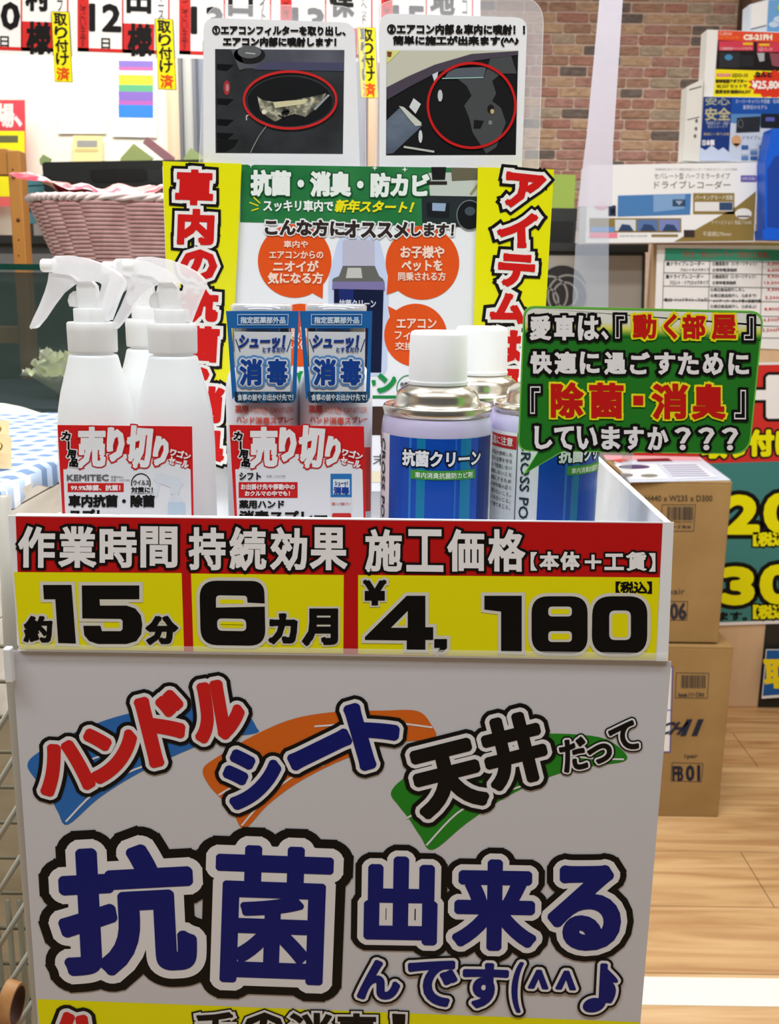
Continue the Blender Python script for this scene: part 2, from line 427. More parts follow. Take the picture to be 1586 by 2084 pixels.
# =================================================================== COUNTER AND THINGS BEHIND
dk = mat((52, 54, 54), .45, name='dark_laminate'); gr = mat((168, 164, 156), .5, name='grey_laminate')
CYY = 3.35
sfc = Flat(CYY, px=1200, py=560, step=.0015)
t = thing('reception_counter', 'long dark reception counter with a pale grey front panel and round emblem', 'counter', (P(700, 515, CYY).x, CYY, 0))
zc = P(1200, 512, CYY).z; xs0 = P(1337, 560, 3.22).x
b = MB(); b.box(P(-60, 500, CYY).x, xs0 - .01, CYY, CYY + .55, 0, zc, mat((66, 70, 70), .5, name='counter_carcass')); b.build('carcass', t)
b = MB(); b.box(P(-80, 500, CYY).x, xs0 - .004, CYY - .02, CYY + .58, zc, zc + .025, dk); b.build('worktop', t)
b = MB(); b.poly(sfc, [(760, 520), (1308, 520), (1294, 1500), (760, 1500)], gr, 3); b.build('front_panel', t)
b = MB(); b.ellipse(sfc, 1144, 596, 51, 56, mat((44, 44, 44), .5), 4)
for cx, cy, rr in ((1155, 602, 40), (1118, 600, 36), (1112, 612, 24), (1150, 600, 24)): b.ring(sfc, cx, cy, rr, rr * 1.05, 4, mat((150, 150, 148), .5), 5)
b.build('emblem', t, 'dark round emblem with pale interlaced rings')
b = MB(); b.line(sfc, [(1310, 516), (1300, 900)], 6, dk, 6); b.build('corner_trim', t)
# panel of grey behind the glass case (left) belongs to counter
b = MB(); b.poly(sfc, [(-60, 516), (440, 517), (440, 575), (-60, 575)], mat((122, 126, 128), .5), 2); b.build('kick_strip', t)

# monitor
Y = 3.38
t = thing('monitor', 'black flat monitor seen from behind above the pink basket', 'monitor', P(300, 500, Y))
sfm = Flat(Y, px=300, py=400, step=.001)
bk = mat((40, 44, 45), .45, name='black_plastic')
b = MB(); sheet(b, sfm, rounded([(85, 330), (560, 322), (560, 480), (100, 486)], [8, 3, 3, 10]), bk, .05); b.build('housing', t, bevel=.002)
b = MB(); sheet(b, sfm, rounded([(182, 345), (298, 343), (300, 368), (188, 372)], 10), mat((24, 25, 26), .5), .003, 3); b.build('recess', t)
b = MB()
for i in range(9): b.line(sfm, [(303 + i * 3, 345), (303 + i * 3, 372)], 1, mat((66, 70, 72), .5), 2)
b.build('vent', t)
b = MB(); b.rect(sfm, 130, 379, 170, 400, mat((158, 160, 186), .5), 2); b.build('asset_label', t, 'pale lilac sticker')
zb = P(300, 480, Y).z
b = MB(); b.box(P(250, 480, Y).x, P(380, 480, Y).x, Y - .01, Y + .12, zc + .0255, P(300, 470, Y).z, bk); b.build('stand', t)
# machine at the right edge of the counter
Y = 3.36; sfm = Flat(Y, px=1150, py=480, step=.001)
t = thing('printer', 'dark office machine on the counter right of the yellow poster', 'printer', P(1150, 515, Y))
b = MB(); sheet(b, sfm, rounded([(1000, 422), (1176, 424), (1170, 498), (1000, 496)], 4), mat((52, 56, 56), .5), .22); b.build('body', t)
b = MB(); sheet(b, sfm, rounded([(1040, 450), (1168, 451), (1162, 496), (1040, 494)], 6), mat((34, 36, 37), .4), .01, 6); b.build('front_tray', t)
Y = 3.6; b = MB(); sfm = Flat(Y + .05, px=1150, py=480, step=.001)
sheet(b, sfm, [(1060, 352), (1172, 356), (1166, 496), (1060, 494)], mat((176, 206, 92), .5, name='green_card'), .004)
tag(b.build('folder'), 'bright green folder standing behind the dark office machine', 'folder')
# little folded papers and a pink book behind the monitor
def lean(name, label, cat, q, Y, col, th=.01):
    b = MB(); sheet(b, Flat(Y, px=q[0][0], py=q[0][1]), q, mat(col, .6), th); return tag(b.build(name), label, cat)
lean('memo_sheet', 'folded light green memo sheet propped behind the monitor, middle one', 'paper', [(245, 322), (272, 292), (312, 322), (300, 332), (245, 330)], 3.4305, (196, 216, 140))
lean('memo_sheet', 'small green memo tip at the left corner of the monitor', 'paper', [(80, 324), (88, 314), (104, 323), (98, 334), (82, 336)], 3.4305, (176, 206, 140))
lean('memo_sheet', 'green memo sheet poking out beside the first photo card', 'paper', [(374, 322), (388, 301), (420, 322), (420, 334), (374, 332)], 3.4305, (196, 220, 150))
lean('book', 'dusty pink book leaning behind the black monitor', 'book', [(290, 291), (300, 278), (352, 318), (352, 326), (334, 326)], 3.4305, (190, 140, 150), .03)

# magazine rack
Y = 3.46; sfm = Flat(Y, px=70, py=440, step=.001)
t = thing('magazine_rack', 'teal plastic rack of leaflets between wooden stand and basket', 'rack', P(70, 540, Y))
teal = mat((104, 170, 184), .45, name='teal_plastic')
b = MB(); b.box(P(44, 400, Y).x, P(130, 400, Y).x, Y + .02, Y + .2, zc + .026, P(70, 372, Y).z, mat((84, 90, 92), .6)); b.build('back_panel', t)
for (y0, y1) in ((356, 376), (378, 394), (430, 454)):
    b = MB(); sheet(b, sfm, [(44, y0 + 3), (92 + (y0 > 400) * 4, y0), (93 + (y0 > 400) * 4, y1), (44, y1 + 2)], teal, .02, 2); b.build('tray', t)
for q, c_ in (([(46, 398), (66, 394), (66, 430), (46, 432)], (86, 80, 76)), ([(67, 394), (92, 397), (92, 430), (66, 430)], (214, 204, 190)),
              ([(48, 456), (68, 456), (68, 490), (48, 490)], (90, 78, 76)), ([(68, 455), (97, 455), (97, 493), (70, 490)], (206, 200, 192))):
    b = MB(); sheet(b, sfm, q, paper(c_), .004, 1); b.build('leaflet', t)
for y in (472, 480): pass

# wooden stand (left)
wd = noisy('orange_pine', (158, 104, 42), (190, 134, 66), (8, 8, 1.2), .45, 8, .1, (176, 120, 54), .5)
Y = 2.2
t = thing('wooden_stand', 'orange pine stand frame rising at the far left edge', 'stand', (P(30, 540, Y).x, Y, 0))
b = MB(); b.box(P(19, 400, Y).x, P(45, 400, Y).x, Y, Y + .04, 0, P(30, 306, Y).z, wd); b.build('post', t, bevel=.002)
b = MB(); b.box(P(-140, 400, Y).x, P(18, 400, Y).x, Y + .004, Y + .036, P(30, 356, Y).z, P(30, 302, Y).z, wd); b.build('rail', t, bevel=.002)
b = MB(); b.box(P(-140, 400, Y).x, P(18, 400, Y).x, Y + .004, Y + .036, P(30, 700, Y).z, P(30, 665, Y).z, wd); b.build('rail', t, bevel=.002)
b = MB(); p = P(28, 358, Y); b.tube([p, p + Vector((0, -.004, 0))], .004, mat((200, 200, 200), .3, 1), 12); b.build('screw', t)
for (x, y, rr) in ((37, 448, .0045), (38, 488, .002), (38, 520, .0018), (26, 345, .002)):
    b = MB(); p = P(x, y, Y); b.tube([p, p + Vector((0, -.0008, 0))], [rr, rr * .9], mat((82, 44, 20), .6), 10); b.build('knot', t)

# =================================================================== GLASS SHOWCASE
zt_ = P(40, 548, 1.42).z; zf = P(40, 838, 1.42).z
x0, x1 = -1.05, -.12; y0, y1 = 1.42, 1.86
glass = film('case_glass', .07, (110, 140, 130), .03); gedge = mat((18, 58, 48), .2, name='green_glass_edge')
t = thing('glass_showcase', 'frameless glass showcase with green edges holding a pale flower', 'showcase', ((x0 + x1) / 2, y0, 0))
b = MB(); b.box(x0, x1, y0, y1, zt_, zt_ + .006, film('top_glass', .35, (120, 150, 140), .03)); b.build('top_pane', t)
b = MB(); b.box(x0, x1, y0 - .0015, y0, zt_ - .001, zt_ + .007, gedge); b.build('glass_edge', t)
b = MB(); b.box(x0, x1, y0 + .002, y0 + .006, zf, zt_ - .002, glass); b.build('front_pane', t)
b = MB(); b.box(x0, x0 + .005, y0 + .006, y1, zf, zt_ - .002, glass); b.build('side_pane', t)
b = MB(); b.box(x1 - .005, x1, y0 + .006, y1, zf, zt_ - .002, glass); b.build('side_pane', t)
b = MB(); b.box(x0 + .005, x1 - .005, y1 - .005, y1, zf, zt_ - .002, film('smoked_glass', .62, (44, 52, 50), .1)); b.build('back_pane', t)
b = MB(); b.box(x0, x1, y0, y1, 0, zf, mat((46, 50, 50), .5, name='plinth')); b.build('plinth', t)
b = MB(); b.box(x0 + .01, x1 - .01, y0 + .01, y1 - .01, zf, zf + .004, mat((30, 36, 50), .8, name='navy_felt')); b.build('felt_mat', t)

# fleece at the front of the case
fl = noisy('fleece', (178, 180, 172), (214, 214, 206), (60, 60, 60), .95, 8, 1)
b = MB(); n = 26; vs_ = []; fs_ = []
for i in range(n + 1):
    for j in range(13):
        u = i / n; v = j / 12; zz = .05 * max(0, math.sin(math.pi * min(v * 1.1, 1))) ** .5 * (1 - .1 * math.cos(9 * u)) * math.sin(math.pi * min(max(u, .02), .98)) ** .35 + random.uniform(0, .0025)
        vs_.append((-.88 + u * .42, 1.25 + v * .165, zf - .015 + zz))
for i in range(n):
    for j in range(12): fs_.append((i * 13 + j, (i + 1) * 13 + j, (i + 1) * 13 + j + 1, i * 13 + j + 1))
b.add(vs_, fs_, fl, True); tag(b.build('fleece_throw'), 'grey white fleece throw lying before the glass showcase', 'throw')

# flower
fy = 1.49; fp = P(100, 812, fy)
t = thing('flower', 'pale green white artificial flower head lying in the glass showcase', 'flower', (fp.x, fy + .02, zf + .005))
pet = noisy('petal', (228, 234, 190), (246, 247, 226), (30, 30, 30), .7, 3)
cx0 = P(102, 770, fy); rad = 76 * mpp(100, 780, fy)
for ring_, (cnt, tilt, sc) in enumerate(((11, 12, 1.0), (10, 30, .92), (9, 48, .8), (7, 66, .66), (5, 82, .45))):
    for kx in range(cnt):
        a = 2 * math.pi * (kx + .37 * ring_) / cnt; L = rad * sc * random.uniform(.92, 1.08); W = L * .5; tl = R(tilt)
        vs_ = []; N = 6
        for i in range(N + 1):
            s_ = i / N
            for j in range(5):
                q = (j - 2) / 2; wdt = W * math.sin(math.pi * min(.12 + s_ * .78, 1)) ; cup = .25 * W * q * q + .05 * L * math.sin(s_ * 3)
                rr = s_ * L * math.cos(tl) + .004 * math.sin(5 * q + kx); hh = s_ * L * (math.sin(tl) * 1.5 + .2) + cup + (.004 * math.sin(9 * q + kx) if i == N else 0)
                x = rr * math.cos(a) - q * wdt * math.sin(a) - cup * .6 * math.cos(a); y = (rr * math.sin(a) + q * wdt * math.cos(a)) * .85
                vs_.append((fp.x + x, fy + .055 + y * .75, zf + .012 + hh))
        m2 = MB(); m2.add(vs_, [(i * 5 + j, (i + 1) * 5 + j, (i + 1) * 5 + j + 1, i * 5 + j + 1) for i in range(N) for j in range(4)], pet, True)
        m2.build('petal', t)

# =================================================================== PINK BASKET
by = 1.64
bl = P(84, 400, by).x; brr = P(500, 400, by).x; bz1 = P(200, 400, by - .115).z - .004; bz0 = zt_ + .007
bcx = (bl + brr) / 2; hw1 = (brr - bl) / 2; hw0 = hw1 - 44 * mpp(100, 500, by)
t = thing('wicker_basket', 'pink woven basket standing on the glass showcase', 'basket', (bcx, by, bz0))
bp_ = noisy('pink_reed', (200, 146, 144), (220, 170, 166), (40, 40, 40), .5, 3)
def sup(a, hw, hd, dr=0):
    c_, s_ = math.cos(a), math.sin(a); e = .62
    return Vector((math.copysign(abs(c_) ** e, c_) * (hw + dr), math.copysign(abs(s_) ** e, s_) * (hd + dr), 0))
NST = 26; rows = 30
b = MB()
for r in range(rows):
    v = (r + .5) / rows; hw = hw0 + (hw1 - hw0) * v; hd = .085 + .03 * v; z = bz0 + .004 + (bz1 - bz0 - .006) * v; pts = []
    for i in range(NST * 6):
        a = 2 * math.pi * i / (NST * 6)
        p = sup(a, hw, hd, .0045 * math.tanh(2.2 * math.cos(math.pi * (i / 6 + r)))); pts.append((bcx + p.x, by + p.y, z))
    b.tube(pts, .0034, bp_, 6, closed=True)
b.build('woven_strands', t, kind='stuff')
for i in range(NST):
    a = 2 * math.pi * i / NST; p0 = sup(a, hw0, .085); p1 = sup(a, hw1, .115)
    b = MB(); b.tube([(bcx + p0.x, by + p0.y, bz0), (bcx + p1.x, by + p1.y, bz1)], .0017, bp_, 5); b.build('stake', t)
for k_ in range(3):
    pts = []
    for i in range(120):
        a = 2 * math.pi * i / 120; ph = a * 26 + k_ * 2.09; p = sup(a, hw1 + .004 + .004 * math.cos(ph), .119 + .004 * math.cos(ph)); pts.append((bcx + p.x, by + p.y, bz1 + .004 + .0035 * math.sin(ph)))
    b = MB(); b.tube(pts, .0032, mat((232, 206, 200), .5), 6, closed=True); b.build('rim_strand', t)
b = MB(); pts = [sup(2 * math.pi * i / 48, hw0, .085) for i in range(48)]; b.prism([(bcx + p.x, by + p.y, bz0 + .002) for p in pts], (0, 0, .004), bp_); b.build('base', t)
# cloth inside
pk = noisy('pink_pattern', (196, 40, 74), (244, 214, 216), (34, 34, 34), .18, 2, 0, (222, 110, 130), .5, .42, .58)
b = MB(); vs_ = []; n = 30; m_ = 14
for i in range(n + 1):
    for j in range(m_ + 1):
        u = i / n * 2 - 1; v = j / m_ * 2 - 1
        zz = bz1 + .022 + .008 * math.sin(5 * u + 2) * math.cos(3 * v) + .004 * math.sin(17 * u + 5 * v) - .03 * max(0, abs(v) - .7) + (.022 * max(0, (-u - .75) / .25))
        vs_.append((bcx + u * hw1 * (1.0 if u > -.9 else 1.08), by + v * .1, zz))
b.add(vs_, [(i * (m_ + 1) + j, (i + 1) * (m_ + 1) + j, (i + 1) * (m_ + 1) + j + 1, i * (m_ + 1) + j + 1) for i in range(n) for j in range(m_)], pk, True)
o = b.build('gift_wrapped_cloth'); tag(o, 'pink patterned cloth in clear film filling the basket', 'cloth')

# =================================================================== LEFT TABLE: crate, gingham cloth, jewellery
zc2 = P(60, 930, .95).z
crate = noisy('white_wash_wood', (206, 202, 192), (226, 222, 214), (14, 14, 60), .7, 8, .2)
far = [PZ(-160, 848, zc2), PZ(330, 850, zc2)]
near = [PZ(-120, 1066, zc2), PZ(0, 1006, zc2), PZ(60, 975, zc2), PZ(118, 946, zc2), PZ(240, 905, zc2), PZ(330, 880, zc2)]
t = thing('white_crate', 'white washed wooden crate under the blue gingham cloth', 'crate', (near[1].x - .1, near[1].y + .1, zc2 - .18))
top = [near[0], near[1], near[3], near[5], far[1], far[0]]
b = MB(); b.prism([(p.x, p.y + .012, zc2 - .004) for p in top][::-1], (0, 0, -.012), crate); b.build('lid', t)
sid = [(near[0], near[1]), (near[1], near[3]), (near[3], near[5])]
for a, c_ in sid:
    for q in range(2):
        z1 = zc2 - .018 - q * .08; bb = MB(); d = (c_ - a); nrm = Vector((d.y, -d.x, 0)).normalized()
        A = Vector((a.x, a.y + .016, z1)); B = Vector((c_.x, c_.y + .016, z1))
        bb.prism([A, B, B + Vector((0, 0, -.078)), A + Vector((0, 0, -.078))], -nrm * .01, crate); bb.build('side_plank', t)
ging = bpy.data.materials.new('gingham'); ging.use_nodes = True; nt = ging.node_tree; bs = nt.nodes['Principled BSDF']; bs.inputs['Roughness'].default_value = .9
tc = nt.nodes.new('ShaderNodeTexCoord'); mp_ = nt.nodes.new('ShaderNodeMapping'); mp_.inputs['Rotation'].default_value = (0, 0, R(12)); mp_.inputs['Scale'].default_value = (40, 40, 40)
sx = nt.nodes.new('ShaderNodeSeparateXYZ'); nt.links.new(tc.outputs['Object'], mp_.inputs[0]); nt.links.new(mp_.outputs[0], sx.inputs[0])
def band(o_):
    fr = nt.nodes.new('ShaderNodeMath'); fr.operation = 'FRACT'; nt.links.new(o_, fr.inputs[0])
    g = nt.nodes.new('ShaderNodeMath'); g.operation = 'GREATER_THAN'; g.inputs[1].default_value = .5; nt.links.new(fr.outputs[0], g.inputs[0]); return g.outputs[0]
ad = nt.nodes.new('ShaderNodeMath'); ad.operation = 'ADD'; nt.links.new(band(sx.outputs[0]), ad.inputs[0]); nt.links.new(band(sx.outputs[1]), ad.inputs[1])
ml = nt.nodes.new('ShaderNodeMath'); ml.operation = 'MULTIPLY'; ml.inputs[1].default_value = .5; nt.links.new(ad.outputs[0], ml.inputs[0])
cr = nt.nodes.new('ShaderNodeValToRGB'); cr.color_ramp.interpolation = 'CONSTANT'
cr.color_ramp.elements[0].color = (*lin((226, 229, 234)), 1); cr.color_ramp.elements[1].position = .4; cr.color_ramp.elements[1].color = (*lin((160, 178, 204)), 1)
e = cr.color_ramp.elements.new(.9); e.color = (*lin((98, 122, 158)), 1)
nt.links.new(ml.outputs[0], cr.inputs[0]); nt.links.new(cr.outputs[0], bs.inputs['Base Color'])
b = MB(); vs_ = []; N = 60
def nearp(u):
    s_ = u * (len(near) - 1); i = min(int(s_), len(near) - 2); return near[i].lerp(near[i + 1], s_ - i)
M = 16
for i in range(N + 1):
    u = i / N; a = nearp(u); c_ = far[0].lerp(far[1], u)
    for j in range(M + 1):
        v = j / M; p = a.lerp(c_, max(0, (v - .08) / .92)); z = zc2 + .003 + .001 * math.sin(u * 16 + v * 5) * math.sin(v * 7 + 3 * u)
        if v < .08: z -= (.08 - v) / .08 * (.018 + .004 * math.sin(u * 25)); p.y -= .004 * (.08 - v) / .08
        vs_.append((p.x, p.y, z + .002))
b.add(vs_, [(i * (M + 1) + j, (i + 1) * (M + 1) + j, (i + 1) * (M + 1) + j + 1, i * (M + 1) + j + 1) for i in range(N) for j in range(M)], ging, True)
tag(b.build('gingham_cloth'), 'blue and white checked gingham cloth over the white crate', 'cloth')
gold = mat((200, 160, 80), .25, 1, name='gold')
for k_, (px, py) in enumerate(((2, 895), (4, 935))):
    Yj = .86; p = PZ(px - 4, py + 20, zc2 + .006)
    t = thing('earring_card', ['cream card with gold hoop earrings on the gingham cloth, rear one', 'cream card with gold hoop earrings at the cloth edge, nearer one'][k_], 'earrings', p)
    b = MB(); b.prism([p + Vector(v) for v in ((-.02, 0, 0), (.008, .004, 0), (.006, .014, .026), (-.02, .01, .026))], (0, .001, 0), paper((222, 196, 150))); b.build('backing_card', t)
    for q in range(3):
        c0 = p + Vector((-.006 + .005 * (q - 1), -.002 + q * .001, .01 + .005 * q)); rr = .0055 - q * .0007
        b = MB(); b.tube([c0 + Vector((rr * math.cos(a), .0015 * math.sin(a * 1), rr * math.sin(a))) for a in [2 * math.pi * i / 20 for i in range(20)]], .0007, gold, 6, closed=True); b.build('hoop', t)

# =================================================================== WIRE RACK bottom-left
wire = mat((120, 114, 94), .4, name='coated_wire'); ry = .60
t = thing('wire_rack', 'cream coated wire mesh rack standing left of the display box', 'rack', (P(-30, 1600, ry).x, ry, 0))
A = P(16, 1200, ry - .012); B = P(88, 2150, ry - .012)
b = MB(); x_ = P(50, 1800, ry).x
b.tube([P(8, 1010, ry), P(22, 1330, ry), P(58, 1800, ry), P(86, 2150, ry), (P(86, 2150, ry).x, ry, 0)], .0042, mat((178, 174, 164), .5, name='frame_tube'), 10); b.build('frame_post', t)
yy = ry + .05
for xp, xb in ((-45, 20), (-18, 32), (6, 37)):
    b = MB(); p = P(xp + 8, 1500, yy); b.tube([(p.x, yy, 0), (p.x, yy, zc2 - .27)], .0022, wire, 6); b.build('upright_wire', t)
for i in range(14):
    p = P(30, 1320 + i * 72, yy); b = MB(); b.tube([(p.x - .35, yy + .004, p.z), (p.x + .012, yy + .004, p.z)], .0014, wire, 6); b.build('cross_wire', t)
for i in range(10):
    p = P(38 + i * 5.5, 1415 + i * 103, ry + .004); q = P(-60 + i * 4, 1415 + i * 103 + 165, ry + .03); b = MB(); b.tube([p, q], .0019, mat((170, 168, 154), .4), 6); b.build('brace_wire', t)
b = MB(); b.box(-.75, P(60, 1500, .8).x, .80, .808, 0, zc2 - .186, noisy('cream_board', (164, 152, 124), (190, 178, 150), (6, 6, 26), .8, 8, .2, None, 1)); b.build('back_board', t)
b = MB(); p = P(-10, 1200, ry); b.box(p.x - .3, P(14, 1200, ry).x, ry + .2, ry + .3, zc2 - .185, zc2 - .18, crate); b.build('top_shelf', t)
# leather cuffs hanging bottom-left
for k_, (cx, cy, col) in enumerate(((36, 2046, (156, 108, 60)), (8, 2062, (40, 40, 42)))):
    Yq = .57 + k_ * .02; p = P(cx, cy, Yq); rr = 46 * mpp(cx, cy, Yq)
    t = thing('leather_cuff', ['tan leather cuff with dark lining at the bottom left corner', 'black leather cuff beside the tan one at the bottom left'][k_], 'cuff', p)
    b = MB(); vs_ = []; W = 30 * mpp(cx, cy, Yq); n = 32
    ax = Vector((-1, .35, .05)).normalized(); e1 = Vector((.0, .3, 1)).normalized(); e1 = (e1 - ax * e1.dot(ax)).normalized(); e2 = ax.cross(e1)
    def ringv(r_, s_): return [p + ax * s_ + (e1 * math.cos(2 * math.pi * i / n) * 1.0 + e2 * math.sin(2 * math.pi * i / n) * .55) * r_ for i in range(n)]
    o_ = ringv(rr, 0) + ringv(rr, W); i_ = ringv(rr * .86, 0) + ringv(rr * .86, W)
    fq = [(i, (i + 1) % n, n + (i + 1) % n, n + i) for i in range(n)]
    lm = noisy('leather', col, tuple(min(255, x + 22) for x in col), (60, 60, 60), .5); b.add(o_, fq, lm, True)
    b.add(ringv(rr, 0) + ringv(rr * .86, 0), fq, lm); b.build('band', t)
    b = MB(); b.add(i_, fq, mat((62, 30, 20), .6), True); b.build('lining', t, 'dark brown lining')

# =================================================================== DATE CARDS across the top
DY = 2.4
sfd = Flat(DY, px=400, py=60, step=.0006)
red2 = (206, 44, 40)
def date_card(x, dy, day, sur, lab, tagx=None, tagdy=0, thin='ライト', x_end=None):
    """x: pixel of card's left edge, dy: how far the row sags there"""
    W_ = 206; sl = .035
    def q(ax, ay): return (x + ax, ay + dy + sl * ax)
    t = thing('reservation_card', lab, 'card', P(*q(100, 110), DY), 'reservation cards hung across the top')
    b = MB(); sheet(b, sfd, [q(0, -75), q(W_, -75), q(W_, 112), q(0, 112)], paper((240, 238, 234)), .001); b.build('sheet', t)
    a = MB(); r_ = ink(red2)
    a.poly(sfd, [q(4, -70), q(27, -70), q(27, 104), q(4, 104)], r_, 1)
    a.poly(sfd, [q(4, 97), q(190, 97), q(190, 104), q(4, 104)], r_, 1)
    a.poly(sfd, [q(96, 44), q(160, 44), q(160, 104), q(96, 104)], r_, 1)
    a.line(sfd, [q(96, -70), q(96, 100)], 3, r_, 1); a.line(sfd, [q(190, -70), q(190, 104)], 3, r_, 1); a.build('red_frame', t)
    l = MB()
    l.text(sfd, 'ご\nざ\nい\nま\nす', [q(9, -8), q(22, -8), q(22, 96), q(9, 96)], (110, 30, 26), k=2)
    dg = [q(30, 8), q(91, 8), q(91, 60), q(30, 60)]
    l.text(sfd, day, dg, BLACK, bold=2.4, rnd=True, k=2)
    l.text(sfd, '日', [q(53, 76), q(70, 76), q(70, 97), q(53, 97)], BLACK, bold=.4, k=2)
    l.text(sfd, sur, [q(106, -34), q(152, -34), q(152, 20), q(106, 20)], BLACK, bold=2.2, k=2)
    l.text(sfd, '様', [q(108, 46), q(154, 46), q(154, 108), q(108, 108)], BLACK, bold=2.2, k=2)
    l.text(sfd, '\n'.join(thin), [q(168, -40), q(180, -40), q(180, 34), q(168, 34)], (60, 60, 60), k=2)
    l.build('lettering', t)
    if tagx:
        tx, ty = tagx
        tt = thing('done_tag', lab_tag[tagx], 'tag', P(tx + 20, ty + 140, DY - .004), 'yellow fitted tags on the reservation cards')
        sf2 = Flat(DY - .004, px=tx, py=ty, step=.0006)
        def g(ax, ay): return (tx + ax + ay * .05, ty + ay + ax * .03)
        b = MB(); sheet(b, sf2, [g(0, 0), g(37, 0), g(37, 144), g(0, 144)], ink((30, 30, 20)), .0012); b.build('edge', tt)
        b = MB(); b.poly(sf2, [g(1, 1), g(36, 1), g(36, 143), g(1, 143)], ink((238, 226, 20)), 1); b.build('sheet', tt)
        b = MB()
        for i, ch_ in enumerate('取り付け'):
            b.text(sf2, ch_, [g(6, 4 + i * 27), g(31, 4 + i * 27), g(31, 28 + i * 27), g(6, 28 + i * 27)], BLACK, bold=.8, k=2)
        b.text(sf2, '済', [g(6, 114), g(31, 114), g(31, 140), g(6, 140)], (220, 70, 20), bold=.8, k=2); b.build('lettering', tt)
lab_tag = {(104, 23): 'yellow fitted tag on the leftmost reservation card', (315, 38): 'yellow fitted tag on the card dated 12', (727, 55): 'yellow fitted tag seen between the two laminated photo cards'}
date_card(-52, -4, '10', '村', 'red and white reservation card cut off at the left edge, dated 10', (104, 23), thin='ミラー')
date_card(154, 0, '12', '田', 'red and white reservation card with a large 12', (315, 38), thin='フィース')
date_card(361, 6, '13', '口', 'reservation card partly behind the first laminated photo card', thin='ライト')
date_card(567, 8, '13', '保', 'reservation card behind the gap between the laminated photo cards', (727, 55), thin='リアヘッド')
date_card(772, 4, '15', '地', 'rightmost reservation card, against the brick wall', thin='アコー')

# =================================================================== RIGHT SHELF, its signs and products
SY = 3.22
zs = P(1450, 497, SY).z
beige = noisy('beige_board', (206, 172, 134), (222, 190, 152), (8, 8, 2), .5, 6)
t = thing('display_shelf', 'beige wooden shelf unit carrying boxed products and price signs at the right', 'shelf', (P(1560, 900, SY).x, SY, 0))
xs0 = P(1337, 560, SY).x
b = MB(); b.box(xs0, xs0 + .9, SY, SY + .02, 0, zs, beige); b.build('front_board', t, bevel=.001)
b = MB(); b.box(xs0, xs0 + .02, SY + .021, SY + .1, 0, zs - .0005, beige); b.build('side_board', t)
b = MB(); b.box(xs0 - .0, xs0 + .9, SY + .0, SY + .1, zs, zs + .008, beige); b.build('top_board', t, bevel=.001)
b = MB(); p = P(1560, 1300, SY); b.box(P(1556, 1300, SY).x, xs0 + .9, SY - .004, SY, 0, P(1560, 1270, SY).z, mat((40, 40, 36), .5)); b.build('dark_panel', t)
sp = Flat(SY - .004, px=1450, py=600, step=.0008)
# price list
t = thing('price_list', 'white price list table with a green heading on the shelf front', 'price list', P(1450, 705, SY - .004))
b = MB(); sheet(b, sp, [(1338, 498), (1680, 500), (1680, 715), (1331, 700)], paper(), .0015); b.build('sheet', t)
b = MB(); b.poly(sp, [(1354, 505), (1640, 509), (1640, 532), (1353, 529)], ink((60, 150, 122)), 1)
b.text(sp, '「安全・安心カーライフ取付工賃表」', [(1388, 511), (1567, 513), (1567, 526), (1388, 524)], (190, 60, 50), k=2); b.build('heading', t)
b = MB(); g = ink((90, 90, 90))
for y in (530, 555, 582, 610, 640, 660, 684): b.line(sp, [(1352 - (y - 530) * .03, y), (1640, y + 5)], 1.2, g, 2)
for xx in (1352, 1445, 1552): b.line(sp, [(xx, 530), (xx - 6, 700)], 1.2, g, 2)
b.build('ruling', t)
b = MB(); K = (60, 60, 60)
for txt, bx, cc in (('■ドライブレコーダー', (1357, 532, 1434, 541), K), ('フロントカメラタイプ', (1385, 546, 1444, 552), K), ('■ドライブレコーダー', (1356, 558, 1432, 567), K),
                    ('フロント・リア2カメラタイプ', (1363, 571, 1442, 579), K), ('■LED（ヘッドライト・フォグ）', (1353, 606, 1440, 614), K),
                    ('①簡易取付（シガーソケット）', (1450, 533, 1540, 541), K), ('②常時電源接続', (1450, 546, 1500, 553), K), ('①簡易取付（シガーソケット）', (1450, 559, 1538, 567), K), ('②常時電源接続', (1450, 572, 1498, 579), K),
                    ('①周辺部品取外しなし', (1446, 586, 1516, 593), K), ('②周辺部品取外し（2点まで）', (1446, 598, 1540, 605), K), ('※リザーバータンク等の脱着作業', (1452, 609, 1549, 616), K), ('①周辺部品取外し（2点以上）', (1446, 620, 1540, 627), K),
                    ('3,300円', (1562, 533, 1600, 541), RED), ('6,600円', (1562, 546, 1600, 554), RED), ('9,900円', (1562, 559, 1600, 567), RED), ('13,200円', (1556, 572, 1600, 579), RED),
                    ('3,300円', (1562, 586, 1600, 593), RED), ('5,500円', (1558, 602, 1596, 610), RED), ('8,800円', (1556, 625, 1594, 633), RED), ('6,500円', (1554, 647, 1592, 655), RED), ('5,500円', (1552, 668, 1590, 676), RED)):
    b.text(sp, txt, bx, cc, k=2, res=1, bold=.15)
b.build('lettering', t)
